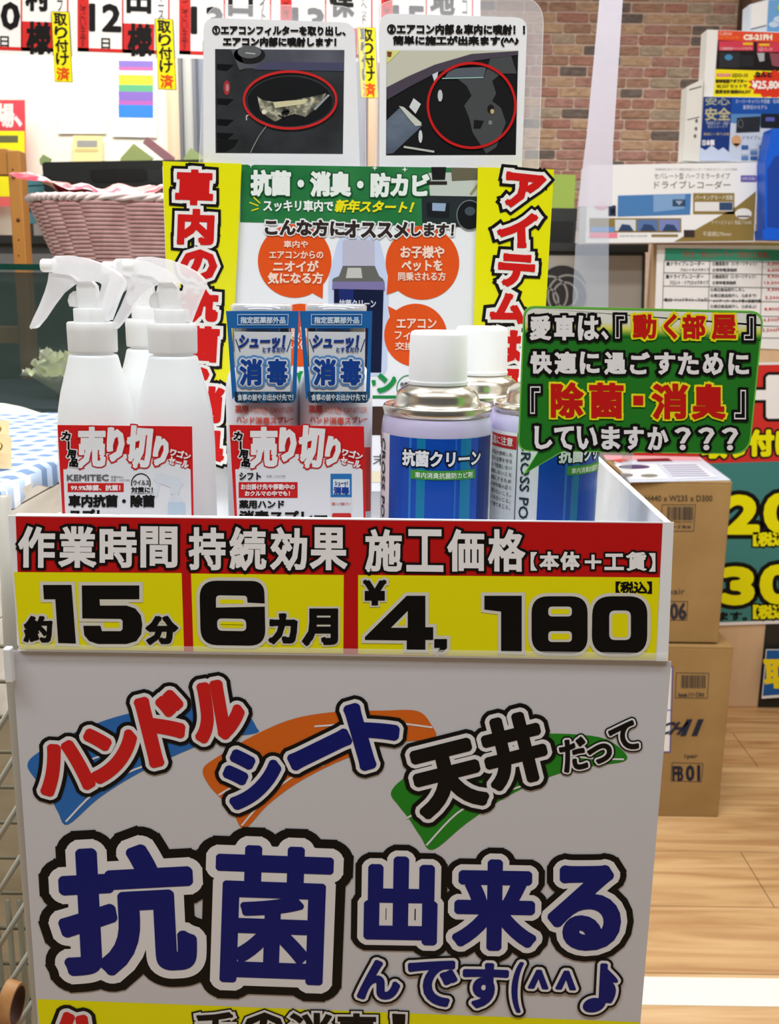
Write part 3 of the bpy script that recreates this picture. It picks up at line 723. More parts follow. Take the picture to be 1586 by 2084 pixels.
# big red and teal poster
t = thing('price_poster', 'large red and teal price poster with yellow numbers on the shelf', 'poster', P(1560, 1270, SY - .006))
sp = Flat(SY - .006, px=1450, py=900, step=.0008)
b = MB(); sheet(b, sp, [(1290, 742), (1760, 734), (1740, 1264), (1290, 1279)], paper(), .0015); b.build('sheet', t)
b = MB(); b.poly(sp, [(1290, 746), (1760, 740), (1755, 934), (1290, 947)], ink((206, 52, 46)), 1); b.poly(sp, [(1290, 947), (1755, 934), (1740, 1257), (1290, 1272)], ink((66, 130, 128)), 1); b.build('printed_field', t)
b = MB(); O = (2, 3)
b.text(sp, '十', (1480, 770, 1670, 845), (240, 240, 240), [(6, BLACK)], bold=7, rnd=True)
b.text(sp, '付け', (1526, 877, 1622, 926), YEL, [(4, BLACK)], bold=3.4, rnd=True)
b.text(sp, '取り', (1430, 884, 1518, 930), YEL, [(4, BLACK)], bold=3.4, rnd=True)
for s_, x0_, y0_, x1_, y1_ in (('2', 1480, 1012, 1540, 1082), ('0', 1560, 1008, 1622, 1080), ('3', 1474, 1158, 1530, 1226), ('0', 1552, 1154, 1614, 1224)):
    b.text(sp, s_, (x0_, y0_, x1_, y1_), YEL, [(9, BLACK)], bold=6, rnd=True, res=4)
for y in (1084, 1232):
    b.text(sp, '【税込】', (1534, y, 1610, y + 26), YEL, [(3, BLACK)], bold=1.6)
b.text(sp, 'ます。', (1463, 1246, 1520, 1262), BLACK, bold=1); b.build('lettering', t)
# small blue poster at the foot
t = thing('floor_sign', 'blue sign with yellow lettering leaning low against the shelf', 'sign', P(1570, 1420, SY - .02))
sp = Flat(SY - .03, px=1570, py=1400, step=.0008)
b = MB(); sheet(b, sp, [(1560, 1322), (1700, 1322), (1690, 1412), (1551, 1422)], paper(), .003)
b.build('sheet', t)
b = MB(); b.poly(sp, [(1561, 1323), (1700, 1323), (1690, 1406), (1553, 1416)], ink((34, 92, 160)), 1); b.build('printed_field', t)
b = MB(); b.text(sp, '取', (1558, 1344, 1612, 1398), (240, 216, 30), bold=3, slant=-.05); b.build('lettering', t)

# products on the shelf top
def product(name, label, cat, q, Y, depth, side=None, topc=(236, 238, 240), sidec=(236, 238, 240), front=None, art=None, depth_dir=(0, 1, 0)):
    """front face quad in pixels at depth Y; box goes back by depth"""
    sf = Flat(Y, px=q[0][0], py=q[0][1], step=.0007); t = thing(name, label, cat, P((q[2][0] + q[3][0]) / 2, q[3][1], Y))
    b = MB(); sheet(b, sf, q, paper(sidec), depth); b.build('carton', t)
    a = MB(); art(a, sf); a.build('printed_artwork', t); return t, sf
def art_rec(a, sf):
    gold_ = ink((140, 120, 66))
    a.poly(sf, [(1539, 389), (1534, 490), (1372, 492), (1500, 420)], gold_, 1)
    a.text(sf, 'セパレート型 ハーフミラータイプ', (1332, 352, 1486, 364), (130, 130, 128), k=2)
    a.text(sf, 'ドライブレコーダー', (1332, 368, 1487, 384), (120, 112, 90), k=2)
    a.text(sf, '高精細を見やすい鏡面液晶モニターで後方までしっかり録画', (1334, 342, 1500, 347), (170, 170, 168), k=2, res=1)
    a.poly(sf, [(1258, 398), (1407, 394), (1405, 437), (1257, 441)], ink((74, 126, 184)), 1)
    a.poly(sf, [(1330, 397), (1395, 395), (1393, 425), (1330, 432)], ink((126, 164, 208)), 2)
    a.rect(sf, 1369, 406, 1395, 420, ink((52, 74, 104)), 3); a.poly(sf, [(1374, 409), (1390, 409), (1382, 418)], ink((150, 170, 200)), 4)
    a.rect(sf, 1411, 393, 1495, 436, gold_, 1); a.text(sf, 'パーキングモード搭載', (1415, 397, 1492, 407), (240, 236, 220), k=2); a.rect(sf, 1414, 411, 1492, 430, ink((226, 226, 226)), 2)
    a.poly(sf, [(1464, 412), (1491, 412), (1491, 428), (1464, 428)], ink((54, 76, 110)), 3)
    a.ellipse(sf, 1513, 435, 17, 11, ink((232, 230, 226)), 3); a.rect(sf, 1500, 439, 1526, 442, ink((90, 70, 70)), 4)
    a.rect(sf, 1200, 444, 1387, 473, gold_, 1)
    for i in range(3):
        x = 1252 + i * 45; a.rect(sf, x, 447, x + 42, 470, ink([(206, 214, 220), (88, 118, 168), (120, 134, 190)][i]), 2); a.poly(sf, [(x + 6, 470), (x + 14, 456), (x + 30, 458), (x + 38, 470)], ink((50, 70, 110)), 3)
    a.rect(sf, 1202, 462, 1250, 472, ink((100, 150, 214)), 2); a.rect(sf, 1200, 474, 1257, 484, ink((240, 130, 156)), 2)
    a.ellipse(sf, 1224, 420, 14, 8, ink((220, 170, 196)), 1); a.rect(sf, 1238, 418, 1254, 440, ink((50, 60, 86)), 1); a.ellipse(sf, 1248, 430, 5, 6, ink((20, 28, 44)), 2)
    a.rect(sf, 1508, 357, 1540, 370, ink((96, 84, 170)), 2); a.text(sf, '日本製 対応製品', (1511, 360, 1537, 367), (230, 230, 240), k=3, res=1)
    a.text(sf, '平面鏡270mm', (1430, 471, 1488, 481), (226, 220, 196), k=3); a.text(sf, 'ナイトビジョン 液晶フルHD', (1448, 448, 1530, 457), (226, 220, 196), k=3, res=1)
    a.rect(sf, 1392, 468, 1414, 483, ink((60, 50, 50)), 2); a.rect(sf, 1326, 477, 1380, 482, gold_, 2)
    a.text(sf, 'DRIVE RECORDER', (1262, 478, 1318, 482), (150, 150, 150), k=2, res=1)
product('recorder_box', 'wide white dash camera carton with gold corner on the shelf top', 'box', [(1198, 336), (1545, 330), (1536, 492), (1192, 495)], SY - .05, .12, art=art_rec)
def art_navy(a, sf):
    a.poly(sf, [(1432, 197), (1600, 200), (1600, 327), (1424, 327)], ink((196, 208, 226)), 1)
    a.poly(sf, [(1432, 197), (1490, 198), (1483, 327), (1424, 327)], ink((24, 54, 124)), 2)
    a.poly(sf, [(1490, 198), (1600, 200), (1600, 232), (1488, 232)], ink((22, 78, 164)), 2)
    a.poly(sf, [(1488, 232), (1600, 232), (1600, 262), (1487, 250)], ink((86, 134, 190)), 2)
    a.poly(sf, [(1425, 300), (1436, 306), (1448, 296), (1462, 306), (1472, 300), (1484, 310), (1484, 327), (1424, 327)], ink((196, 210, 236)), 3)
    a.text(sf, '安心', (1436, 199, 1485, 214), (150, 160, 150), bold=.6, k=3); a.text(sf, '安全', (1436, 220, 1486, 245), (180, 176, 140), bold=.8, k=3)
    a.text(sf, '相談窓口は・親切\nサポート・丁寧\n安心のメーカー', (1437, 247, 1484, 261), (180, 190, 210), k=3, res=1)
    a.text(sf, '録画に一発で点検', (1432, 270, 1484, 276), (190, 180, 140), k=3, res=1); a.text(sf, '日本製', (1430, 285, 1454, 296), (236, 236, 240), bold=.4, k=3)
    a.text(sf, 'スーパーキャパシタ搭載・駐車', (1497, 202, 1586, 211), (200, 214, 236), k=3, res=1); a.text(sf, '業界初のモデル', (1512, 214, 1562, 223), (206, 214, 236), k=3)
    a.poly(sf, [(1500, 240), (1548, 237), (1546, 268), (1498, 270)], ink((38, 42, 50)), 4); a.poly(sf, [(1549, 232), (1600, 232), (1600, 262), (1548, 260)], ink((28, 32, 40)), 4)
    a.ring(sf, 1507, 252, 5, 8, 1, ink((120, 120, 130)), 5); a.rect(sf, 1558, 239, 1576, 247, ink((90, 96, 180)), 5)
    a.ellipse(sf, 1499, 286, 10, 11, ink((206, 160, 120)), 4); a.poly(sf, [(1492, 292), (1506, 292), (1499, 300)], ink((196, 140, 96)), 4)
    a.text(sf, 'ドライブレコーダー', (1512, 276, 1580, 284), (110, 120, 140), k=4, res=1)
    for i in range(3):
        for j in range(3): a.rect(sf, 1509 + i * 18, 296 + j * 11, 1523 + i * 18, 304 + j * 11, ink([(60, 96, 156), (200, 210, 224), (92, 126, 176)][(i + j) % 3]), 4)
t, sf = product('recorder_box', 'navy and white dash camera carton standing on the wide white carton', 'box', [(1432, 196), (1600, 199), (1600, 329), (1423, 329)], SY - .02, .09, art=art_navy)
# its open side flap
b = MB(); s2 = Flat(SY - .018, px=1400, py=250, step=.0007)
sheet(b, s2, [(1399, 176), (1432, 160), (1424, 329), (1391, 326)], paper((222, 222, 216)), .06)
b.line(s2, [(1403, 183), (1428, 176)], 2, ink((70, 70, 70)), 1); b.line(s2, [(1399, 244), (1424, 238)], 1.6, ink((80, 80, 80)), 1)
for x_, y_ in ((1418, 246), (1417, 262), (1415, 277)): b.ellipse(s2, x_, y_, 3, 4, ink((110, 110, 110)), 1)
b.build('side_panel', t, 'plain white side with black rules')
def art_red2(a, sf):
    a.poly(sf, [(1462, 62), (1620, 68), (1620, 88), (1461, 82)], ink((224, 74, 40)), 1); a.poly(sf, [(1461, 82), (1620, 88), (1620, 146), (1457, 141)], ink((26, 20, 22)), 1)
    a.poly(sf, [(1457, 141), (1620, 146), (1620, 202), (1452, 197)], ink((240, 224, 20)), 1)
    a.text(sf, 'CS-21FH', (1514, 71, 1571, 81), (244, 236, 220), bold=.9, k=2); a.text(sf, 'Cellstar', (1464, 64, 1491, 72), (244, 210, 190), k=2, res=1); a.text(sf, 'ドライブレコーダー', (1464, 74, 1507, 79), (250, 190, 40), k=2, res=1)
    a.rect(sf, 1463, 84, 1534, 103, ink((206, 60, 84)), 2); a.rect(sf, 1541, 87, 1620, 106, ink((206, 60, 84)), 2)
    a.rect(sf, 1512, 87, 1532, 92, ink((236, 186, 30)), 3); a.rect(sf, 1545, 89, 1566, 94, ink((236, 186, 30)), 3)
    a.text(sf, '小型高性能ベーシックモデル', (1466, 96, 1531, 102), (250, 220, 224), k=3, res=1); a.text(sf, 'GDO-10', (1544, 97, 1572, 104), (250, 200, 210), k=3, res=1)
    a.rect(sf, 1464, 107, 1506, 138, ink((44, 44, 48)), 2); a.ellipse(sf, 1483, 117, 8, 6, ink((70, 136, 184)), 3); a.poly(sf, [(1541, 108), (1556, 108), (1556, 124), (1546, 126)], ink((170, 176, 180)), 2)
    a.poly(sf, [(1566, 108), (1600, 110), (1600, 138), (1572, 134)], ink((140, 76, 90)), 2); a.rect(sf, 1507, 112, 1534, 136, ink((36, 36, 40)), 2)
    a.rect(sf, 1459, 150, 1487, 156, ink((220, 90, 110)), 2); a.text(sf, '当店限定', (1461, 151, 1485, 155), (250, 230, 230), k=3, res=1)
    a.text(sf, 'GDO-10', (1490, 150, 1522, 157), (60, 50, 20), bold=.3, k=2); a.text(sf, '常時電源アダプター', (1457, 162, 1520, 169), (60, 50, 10), bold=.5, k=2, res=1)
    a.text(sf, '¥5,537 セットで', (1459, 172, 1520, 180), (60, 50, 10), bold=.3, k=2, res=1); a.text(sf, '通常合計価格¥28,337', (1456, 183, 1528, 191), (60, 50, 10), bold=.4, k=2, res=1)
    pts = []
    for i in range(28):
        a_ = 2 * math.pi * i / 28; rr = 1 if i % 2 else .82; pts.append((1577 + 56 * rr * math.cos(a_), 172 + 30 * rr * math.sin(a_)))
    a.poly(sf, pts, ink((214, 54, 30)), 2); a.text(sf, 'なんと', (1538, 147, 1570, 157), BLACK, bold=.8, k=4); a.text(sf, '¥25,800', (1531, 165, 1592, 183), (250, 244, 240), bold=.7, k=4)
t, sf = product('recorder_box', 'red, black and yellow dash camera carton priced 25,800', 'box', [(1462, 61), (1620, 67), (1620, 195), (1452, 195)], SY - .0, .08, art=art_red2)
b = MB(); s2 = Flat(SY + .003, px=1440, py=100, step=.0007); sheet(b, s2, [(1440, 60), (1462, 61), (1452, 198), (1432, 196)], paper((232, 232, 230)), .06); b.build('side_panel', t, 'plain white side')
def art_sky(a, sf):
    a.poly(sf, [(1565, 0), (1640, -4), (1640, 66), (1561, 64)], ink((110, 166, 222)), 1)
    for cx, cy, rx, ry in ((1592, 40, 18, 8), (1575, 50, 10, 6), (1600, 18, 14, 7)): a.ellipse(sf, cx, cy, rx, ry, ink((196, 218, 240)), 2)
    a.ellipse(sf, 1588, 16, 6, 8, ink((170, 196, 120)), 3)
t, sf = product('recorder_box', 'sky blue carton at the top right corner', 'box', [(1565, -2), (1640, -6), (1640, 67), (1561, 65)], SY + .01, .1, art=art_sky)
b = MB(); s2 = Flat(SY + .012, px=1540, py=30, step=.0007); sheet(b, s2, [(1526, 9), (1565, -2), (1561, 65), (1524, 63)], paper((214, 226, 240)), .06)
b.poly(s2, [(1530, 10), (1563, 1), (1560, 50), (1528, 58)], paper((236, 238, 240)), 1); b.line(s2, [(1528, 60), (1560, 52)], 1.5, ink((80, 90, 100)), 2); b.build('side_panel', t, 'white side')
# blue moulded case and yellow-green board at right edge
Yb = SY - .12
t = thing('blue_case', 'bright blue folded carton at the right edge of the shelf top', 'box', P(1570, 490, Yb))
sfb = Flat(Yb, px=1570, py=400, step=.0007); blu = mat((14, 92, 214), .4, name='blue_carton')
b = MB(); sheet(b, sfb, [(1572, 262), (1640, 262), (1640, 474), (1558, 478), (1558, 330)], blu, .07); b.build('shell', t)
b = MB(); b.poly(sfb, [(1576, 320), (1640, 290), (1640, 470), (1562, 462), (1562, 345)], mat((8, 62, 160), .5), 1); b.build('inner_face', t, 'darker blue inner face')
b = MB(); sheet(b, sfb, [(1552, 468), (1640, 472), (1640, 490), (1553, 488)], blu, .07, 4); b.build('base_lip', t)
t = thing('promo_board', 'yellow green promotional board squeezed behind the blue carton', 'board', P(1550, 490, SY + .0))
sfb = Flat(SY - .045, px=1550, py=400, step=.0007)
b = MB(); sheet(b, sfb, [(1546, 326), (1620, 326), (1620, 490), (1541, 488)], ink((150, 190, 50)), .004); b.build('sheet', t)
b = MB(); b.text(sfb, '3年\n保証', (1549, 334, 1592, 470), (30, 44, 24), bold=1.5, k=2); b.build('lettering', t)

# =================================================================== CARDBOARD BOXES
kraft = noisy('kraft_board', (148, 116, 68), (162, 130, 80), (6, 6, 6), .75, 6, .08)
KY = 2.5
def kbox(name, label, z0, z1, xl, xr, Y, depth, art, yaw=0):
    t = thing(name, label, 'box', ((xl + xr) / 2, Y, z0))
    b = MB(); b.box(xl, xr, Y, Y + depth, z0, z1 - .003, kraft); b.build('body', t, bevel=.003)
    for k_ in (0, 1):
        b = MB(); h = depth / 2 - .001; b.box(xl, xr, Y + k_ * (h + .002), Y + k_ * (h + .002) + h, z1 - .003, z1, kraft); b.build('flap', t)
    a = MB(); art(a, Flat(Y, px=1400, py=1300, step=.0006)); a.build('printed_marks', t)
    return t
dkb = (52, 50, 58)
def barcode(a, sf, x0, y0, x1, y1):
    rnd = random.Random(int(x0 + y0)); x = x0
    while x < x1:
        w_ = rnd.choice([1, 1, 1.6, 2.4]); a.poly(sf, [(x, y0), (min(x + w_, x1), y0), (min(x + w_, x1) - .4, y1), (x - .4, y1)], ink((60, 56, 60)), 2); x += w_ + rnd.choice([.8, 1.2, 1.8])
def artA(a, sf):
    a.text(sf, 'H440 x W235 x D300', (1314, 1008, 1450, 1020), (72, 62, 50), k=2, bold=.2)
    a.line(sf, [(1348, 1027), (1416, 1027), (1412, 1081), (1346, 1081)], 1.2, ink(dkb), 1, True); barcode(a, sf, 1359, 1031, 1411, 1058)
    a.text(sf, 'Jシリーズ FB 06', (1352, 1068, 1406, 1077), dkb, k=2, bold=.2); a.text(sf, '4 937898 00134 8', (1360, 1060, 1408, 1064), dkb, k=2, res=1)
    a.text(sf, '1pair', (1352, 1197, 1394, 1213), dkb, k=2)
    a.line(sf, [(1330, 1224), (1400, 1224), (1398, 1262), (1328, 1262)], 1.2, ink(dkb), 1, True); a.text(sf, '06', (1365, 1228, 1396, 1260), dkb, bold=1.4, k=2); a.text(sf, 'FB', (1334, 1230, 1358, 1260), dkb, bold=1.2, k=2)
def artB(a, sf):
    a.line(sf, [(1377, 1369), (1443, 1370), (1440, 1421), (1375, 1420)], 1.2, ink(dkb), 1, True); barcode(a, sf, 1387, 1374, 1437, 1400)
    a.text(sf, 'Rotonda シリーズ FB 01', (1381, 1408, 1433, 1418), dkb, k=2, bold=.2)
    a.text(sf, 'ECH', (1330, 1470, 1391, 1494), (36, 42, 62), bold=1.2, k=2, slant=.3); a.text(sf, 'Ⅱ', (1393, 1465, 1424, 1496), (36, 42, 62), bold=1.6, k=2, slant=.4)
    a.text(sf, '1pair', (1394, 1534, 1420, 1545), dkb, k=2, bold=.2)
    a.line(sf, [(1368, 1552), (1431, 1554), (1428, 1591), (1366, 1589)], 1.2, ink(dkb), 1, True); a.text(sf, 'FB', (1370, 1560, 1390, 1588), (36, 38, 56), bold=1.2, k=2); a.text(sf, '01', (1397, 1558, 1424, 1588), (36, 38, 56), bold=1.4, k=2)
xr = P(1481, 1150, KY).x; xl = xr - .262; z_a = P(1400, 1308, KY).z; z_top = P(1400, 981, KY).z
kbox('cardboard_box', 'lower brown cardboard box on the floor marked FB 01', 0, z_a - .004, P(1476, 1450, KY).x - .29, P(1476, 1450, KY).x, KY - .02, .3, artB)
lb = bpy.data.objects['cardboard_box']; sfl = Flat(KY - .0205, px=1340, py=1440, step=.0006); b = MB()
b.poly(sfl, [(1300, 1357), (1370, 1357), (1365, 1530), (1300, 1530)], paper(), 0); b.line(sfl, [(1300, 1357), (1369, 1357), (1364, 1530), (1300, 1530)], 2.4, ink((70, 76, 160)), 1, True); b.line(sfl, [(1300, 1444), (1367, 1445)], 1.6, ink((70, 76, 160)), 2)
b.build('shipping_label', lb, 'white label with blue edge')
kbox('cardboard_box', 'upper brown cardboard box marked H440 x W235 x D300', z_a, z_top, xl, xr - .006, KY, .3, artA)
t = thing('flyer', 'colour flyer lying on top of the upper cardboard box', 'flyer', Vector((xl + .1, KY + .1, z_top + .0005)))
sh = Horiz(z_top + .0015, 1350, 960); fq = [(1240, 926), (1424, 930), (1488, 977), (1282, 981)]
b = MB(); sheet(b, sh, fq[::-1], paper((214, 226, 244)), .001); b.build('sheet', t)
b = MB()
b.poly(sh, [(1228, 926), (1420, 931), (1430, 938), (1234, 936)], ink((236, 170, 180)), 1)
b.poly(sh, [(1243, 937), (1270, 934), (1282, 938), (1262, 942)], ink((216, 70, 60)), 2); b.poly(sh, [(1296, 935), (1360, 933), (1370, 939), (1298, 940)], ink((120, 24, 34)), 2)
b.poly(sh, [(1250, 946), (1335, 945), (1362, 975), (1284, 977)], ink((244, 244, 246)), 2); b.poly(sh, [(1342, 944), (1420, 943), (1462, 972), (1372, 976)], ink((232, 236, 246)), 2)
b.ellipse(sh, 1291, 951, 32, 4.5, ink((74, 66, 110)), 3); b.ellipse(sh, 1274, 968, 15, 3.5, ink((90, 74, 64)), 3); b.ellipse(sh, 1322, 969, 18, 3.5, ink((128, 136, 124)), 3)
for i in range(6): b.poly(sh, [(1348 + i * 4, 947 + i * 4.4), (1418 + i * 5, 946 + i * 4.4), (1419 + i * 5, 948 + i * 4.4), (1349 + i * 4, 949 + i * 4.4)], ink((150, 158, 190)), 3)
b.build('printed_artwork', t)

# hanging translucent strip
t = thing('plastic_strip', 'frosted plastic strip hanging in front of the brick wall', 'strip', P(1225, 640, 1.6))
sfs = Flat(1.6, px=1220, py=200)
b = MB(); sheet(b, sfs, [(1226, -60), (1272, -60), (1248, 300), (1246, 420), (1176, 420), (1194, 280)], film('frost_film', .62, (214, 210, 222), .4), .0005); b.build('upper_band', t)
b = MB(); sheet(b, sfs, [(1176, 420), (1240, 420), (1238, 720), (1160, 720)], film('clear_film', .28, (190, 200, 214), .4), .0005); b.build('lower_band', t)

# =================================================================== DISPLAY BOX
FY = .56
card = mat((232, 233, 236), .5, name='white_board', spec=.3)
XL = P(17, 1050, FY).x; XR = P(1370, 1062, FY).x; ZT = P(690, 1056, FY).z
BYB = .79
t = dbox = thing('display_box', 'tall white cardboard display box with a sloping right side', 'display box', ((XL + XR) / 2, FY, 0))
b = MB(); b.box(XL + .004, XR - .002, FY, FY + .004, 0, ZT, card); b.build('front_panel', t, bevel=.0005)
ap = PX(1228, 937, XR)
sl = (ap.z - ZT) / (ap.y - FY)
zb = ZT + sl * (BYB - FY)
b = MB(); b.prism([(XR - .004, FY + .004, 0), (XR - .004, FY + .004, ZT), (XR - .004, BYB, zb), (XR - .004, BYB, 0)], (.004, 0, 0), card); b.build('side_panel', t, bevel=.0004)
b = MB(); b.prism([(XL, FY + .004, 0), (XL, FY + .004, ZT - .012), (XL, BYB, ZT - .03), (XL, BYB, 0)], (.004, 0, 0), card); b.build('side_panel', t)
zpost = P(700, 342, BYB).z
b = MB(); b.box(P(345, 700, BYB).x, P(1104, 600, BYB).x, BYB - .004, BYB, 0, P(700, 345, BYB).z, card); b.build('back_panel', t)
FLR = ZT - .065
b = MB(); b.box(XL + .004, XR - .004, FY + .004, BYB - .004, FLR - .004, FLR, card); b.build('inner_tray', t)
b = MB(); p = P(30, 1318, FY)
b.box(P(14, 1318, FY).x, P(30, 1318, FY).x, FY - .007, FY - .0012, P(20, 1382, FY).z, P(20, 1312, FY).z, mat((222, 224, 226), .3)); b.build('corner_clip', t, bevel=.001)

# lower poster
S2 = Flat(FY - .0004, px=700, py=1700, step=.00012)
t = thing('antibacterial_poster', 'large white poster about handle, seat and ceiling on the box front', 'poster', P(700, 2084, FY))
b = MB(); sheet(b, S2, [(24, 1324), (1367, 1346), (1285, 2300), (92, 2300)], mat((206, 206, 211), .38, name='poster_stock', spec=.35), .0003); b.build('sheet', t)
b = MB(); b.poly(S2, [(76, 2033), (1301, 2080), (1285, 2290), (94, 2290)], ink(YEL), 1); b.build('yellow_band', t)
b = MB()
blue_s = [(56, 1556), (80, 1530), (160, 1487), (250, 1455), (350, 1437), (440, 1432), (500, 1452), (522, 1480), (520, 1492), (440, 1505), (350, 1540), (270, 1580), (200, 1625), (138, 1678), (118, 1652), (100, 1618), (72, 1585)]
org_s = [(413, 1566), (440, 1542), (520, 1495), (600, 1462), (690, 1448), (780, 1446), (850, 1447), (878, 1475), (883, 1503), (800, 1512), (700, 1545), (610, 1590), (545, 1638), (498, 1686), (475, 1655), (450, 1625), (425, 1597)]
grn_s = [(796, 1612), (830, 1578), (905, 1535), (1000, 1505), (1110, 1493), (1220, 1500), (1268, 1528), (1271, 1549), (1200, 1560), (1120, 1580), (1030, 1622), (950, 1675), (882, 1729), (856, 1702), (832, 1665), (812, 1640)]
def smooth(p, closed=True, n=5):
    o = []; m = len(p)
    for i in range(m if closed else m - 1):
        g = lambda j: p[j % m] if closed else p[max(0, min(m - 1, j))]
        a, b_, c_, d = g(i - 1), g(i), g(i + 1), g(i + 2)
        for k in range(n):
            t = k / n
            o.append(tuple(.5 * (2 * b_[q] + (c_[q] - a[q]) * t + (2 * a[q] - 5 * b_[q] + 4 * c_[q] - d[q]) * t * t + (3 * b_[q] - a[q] - 3 * c_[q] + d[q]) * t ** 3) for q in (0, 1)))
    return o if closed else o + [p[-1]]
for pts, c_ in ((blue_s, (46, 108, 184)), (org_s, (216, 104, 30)), (grn_s, (40, 134, 34))): b.poly(S2, smooth(pts), ink(c_), 1)
wl = ink((226, 226, 230))
for pts in ([(134, 1672), (190, 1615), (260, 1572), (320, 1550)], [(480, 1468), (400, 1462)], [(120, 1585), (170, 1552), (230, 1530)],
            [(492, 1680), (540, 1625), (600, 1578), (660, 1556)], [(445, 1618), (490, 1590)], [(880, 1480), (780, 1470), (640, 1478)],
            [(868, 1720), (930, 1655), (990, 1625), (1060, 1600)], [(828, 1665), (870, 1640)], [(1270, 1545), (1180, 1540), (1110, 1512)]): b.line(S2, smooth(pts, False), 4, wl, 2)
b.build('brush_strokes', t)
def big(chars):
    for (ch_, x0, y0, x1, y1, rot, col, wo, bo, bold) in chars:
        b = MB(); b.text(S2, ch_, (x0, y0, x1, y1), col, [(wo + bo, BLACK), (wo, (228, 228, 230))], bold=bold, k=KZ[0], rnd=True, rot=rot, res=5)
        b.build('lettering', t); KZ[0] += .11 if KZ[0] % 1 < .4 else -.33
KZ = [3]
HR = (206, 34, 32); NV = (16, 26, 110)
big([('ハ', 84, 1516, 180, 1606, -10, HR, 8, 8, 9), ('ン', 184, 1480, 276, 1578, -14, HR, 8, 8, 9), ('ド', 296, 1416, 376, 1546, -14, HR, 8, 8, 9), ('ル', 398, 1392, 488, 1498, -10, HR, 8, 8, 9),
     ('シ', 464, 1528, 566, 1634, -8, NV, 8, 8, 9), ('ー', 592, 1515, 710, 1534, -26, NV, 8, 8, 9), ('ト', 724, 1430, 804, 1550, -16, NV, 8, 8, 10),
     ('天', 848, 1520, 976, 1646, -14, BLACK, 9, 9, 9), ('井', 990, 1460, 1104, 1592, -14, BLACK, 9, 9, 8),
     ('だ', 1143, 1504, 1194, 1566, -12, BLACK, 4, 3, 2.5), ('っ', 1199, 1516, 1244, 1550, -14, BLACK, 4, 3, 2.5), ('て', 1246, 1474, 1297, 1528, -20, BLACK, 4, 3, 2.5)])
KZ = [3.0]
big([('抗', 130, 1730, 386, 1972, -3, NV, 20, 20, 12), ('菌', 444, 1728, 668, 1994, 2, NV, 20, 20, 8), ('出', 750, 1750, 882, 1914, 1, NV, 13, 13, 9),
     ('来', 930, 1756, 1084, 1926, 1, NV, 13, 13, 9), ('る', 1126, 1768, 1254, 1924, 2, NV, 13, 13, 11)])
KZ = [6.0]
big([('ん', 732, 1956, 810, 2028, 1, NV, 6, 5, 5), ('で', 834, 1956, 926, 2042, 2, NV, 6, 5, 5), ('す', 946, 1962, 1030, 2046, 2, NV, 6, 5, 5), ('(', 1044, 1958, 1060, 2056, 4, NV, 6, 5, 3),
     ('^', 1078, 1974, 1114, 2008, 3, NV, 6, 5, 3), ('^', 1134, 1976, 1170, 2010, 3, NV, 6, 5, 3), ('♪', 1192, 1962, 1258, 2056, 3, NV, 6, 5, 4)])
b = MB()
for ch_, x0, x1 in (('手', 398, 480), ('の', 492, 580), ('消', 590, 672), ('毒', 684, 768), ('！', 800, 824)):
    b.text(S2, ch_, [(x0, 2056 + x0 * .01), (x1, 2057 + x0 * .01), (x1, 2140), (x0, 2140)], BLACK, [(8, BLACK), (5, (226, 226, 226))], bold=3, k=4)
b.build('lettering', t); b = MB()
b.text(S2, 'ハ', (100, 2066, 190, 2160), HR, [(16, BLACK), (8, (228, 228, 230))], bold=8, k=4, rnd=True, rot=12)
b.build('lettering', t)

# price sign
S1 = Flat(FY - .0016, px=700, py=1200, step=.00012)
t = thing('price_sign', 'red and yellow sign giving work time, duration and price along the box top', 'sign', P(700, 1330, FY))
b = MB(); sheet(b, S1, [(16, 1049), (1372, 1063), (1360, 1346), (38, 1321)], mat((236, 238, 242), .3, name='sign_stock', spec=.4), .0008); b.build('sheet', t)
b = MB(); b.poly(S1, [(32, 1051), (1349, 1065), (1335, 1343), (42, 1321)], ink((190, 22, 22)), 1)
yl = ink((232, 226, 8))
for q in ([(28.5, 1164), (370, 1166), (375, 1325), (41, 1321)], [(389, 1167), (700, 1170), (699, 1330), (394, 1326)], [(729, 1170), (1343, 1175), (1335, 1343), (729, 1331)]): b.poly(S1, q, yl, 2)
b.build('printed_field', t)
def txt(sf, items, t, **kw):
    k0 = kw.pop('k', 2)
    for n_, it in enumerate(items):
        body, box, col, outs, bold = it[:5]; b = MB(); b.text(sf, body, box, col, outs, bold, **{**dict(k=k0 + (n_ % 4) * .12), **kw, **(it[5] if len(it) > 5 else {})}); b.build('lettering', t)
WO = [(5, BLACK)]; G1 = (238, 238, 240)
items = []
for s_, xs_, y0, y1, dy in (('作業時間', (37, 120, 203, 286), 1073, 1152, 0), ('持続効果', (384, 467, 550, 631), 1075, 1157, 0), ('施工価格', (743, 827, 910, 993), 1079, 1160, 0)):
    for ch_, x in zip(s_, xs_): items.append((ch_, [(x + 3, y0), (x + 73, y0 + .8), (x + 73, y1 + .8), (x + 3, y1)], G1, WO, 2.7))
items += [('【', (1081, 1124, 1092, 1160), G1, [(3.5, BLACK)], 1), ('本', (1100, 1124, 1136, 1158), G1, [(3.5, BLACK)], 1.8), ('体', (1142, 1124, 1178, 1158), G1, [(3.5, BLACK)], 1.8), ('＋', (1192, 1130, 1222, 1156), G1, [(3.5, BLACK)], 1.8),
          ('工', (1232, 1128, 1268, 1158), G1, [(3.5, BLACK)], 1.8), ('賃', (1276, 1124, 1314, 1160), G1, [(3.5, BLACK)], 1.4), ('】', (1322, 1126, 1333, 1162), G1, [(3.5, BLACK)], 1)]
KB = (14, 13, 12); G2 = (214, 212, 200)
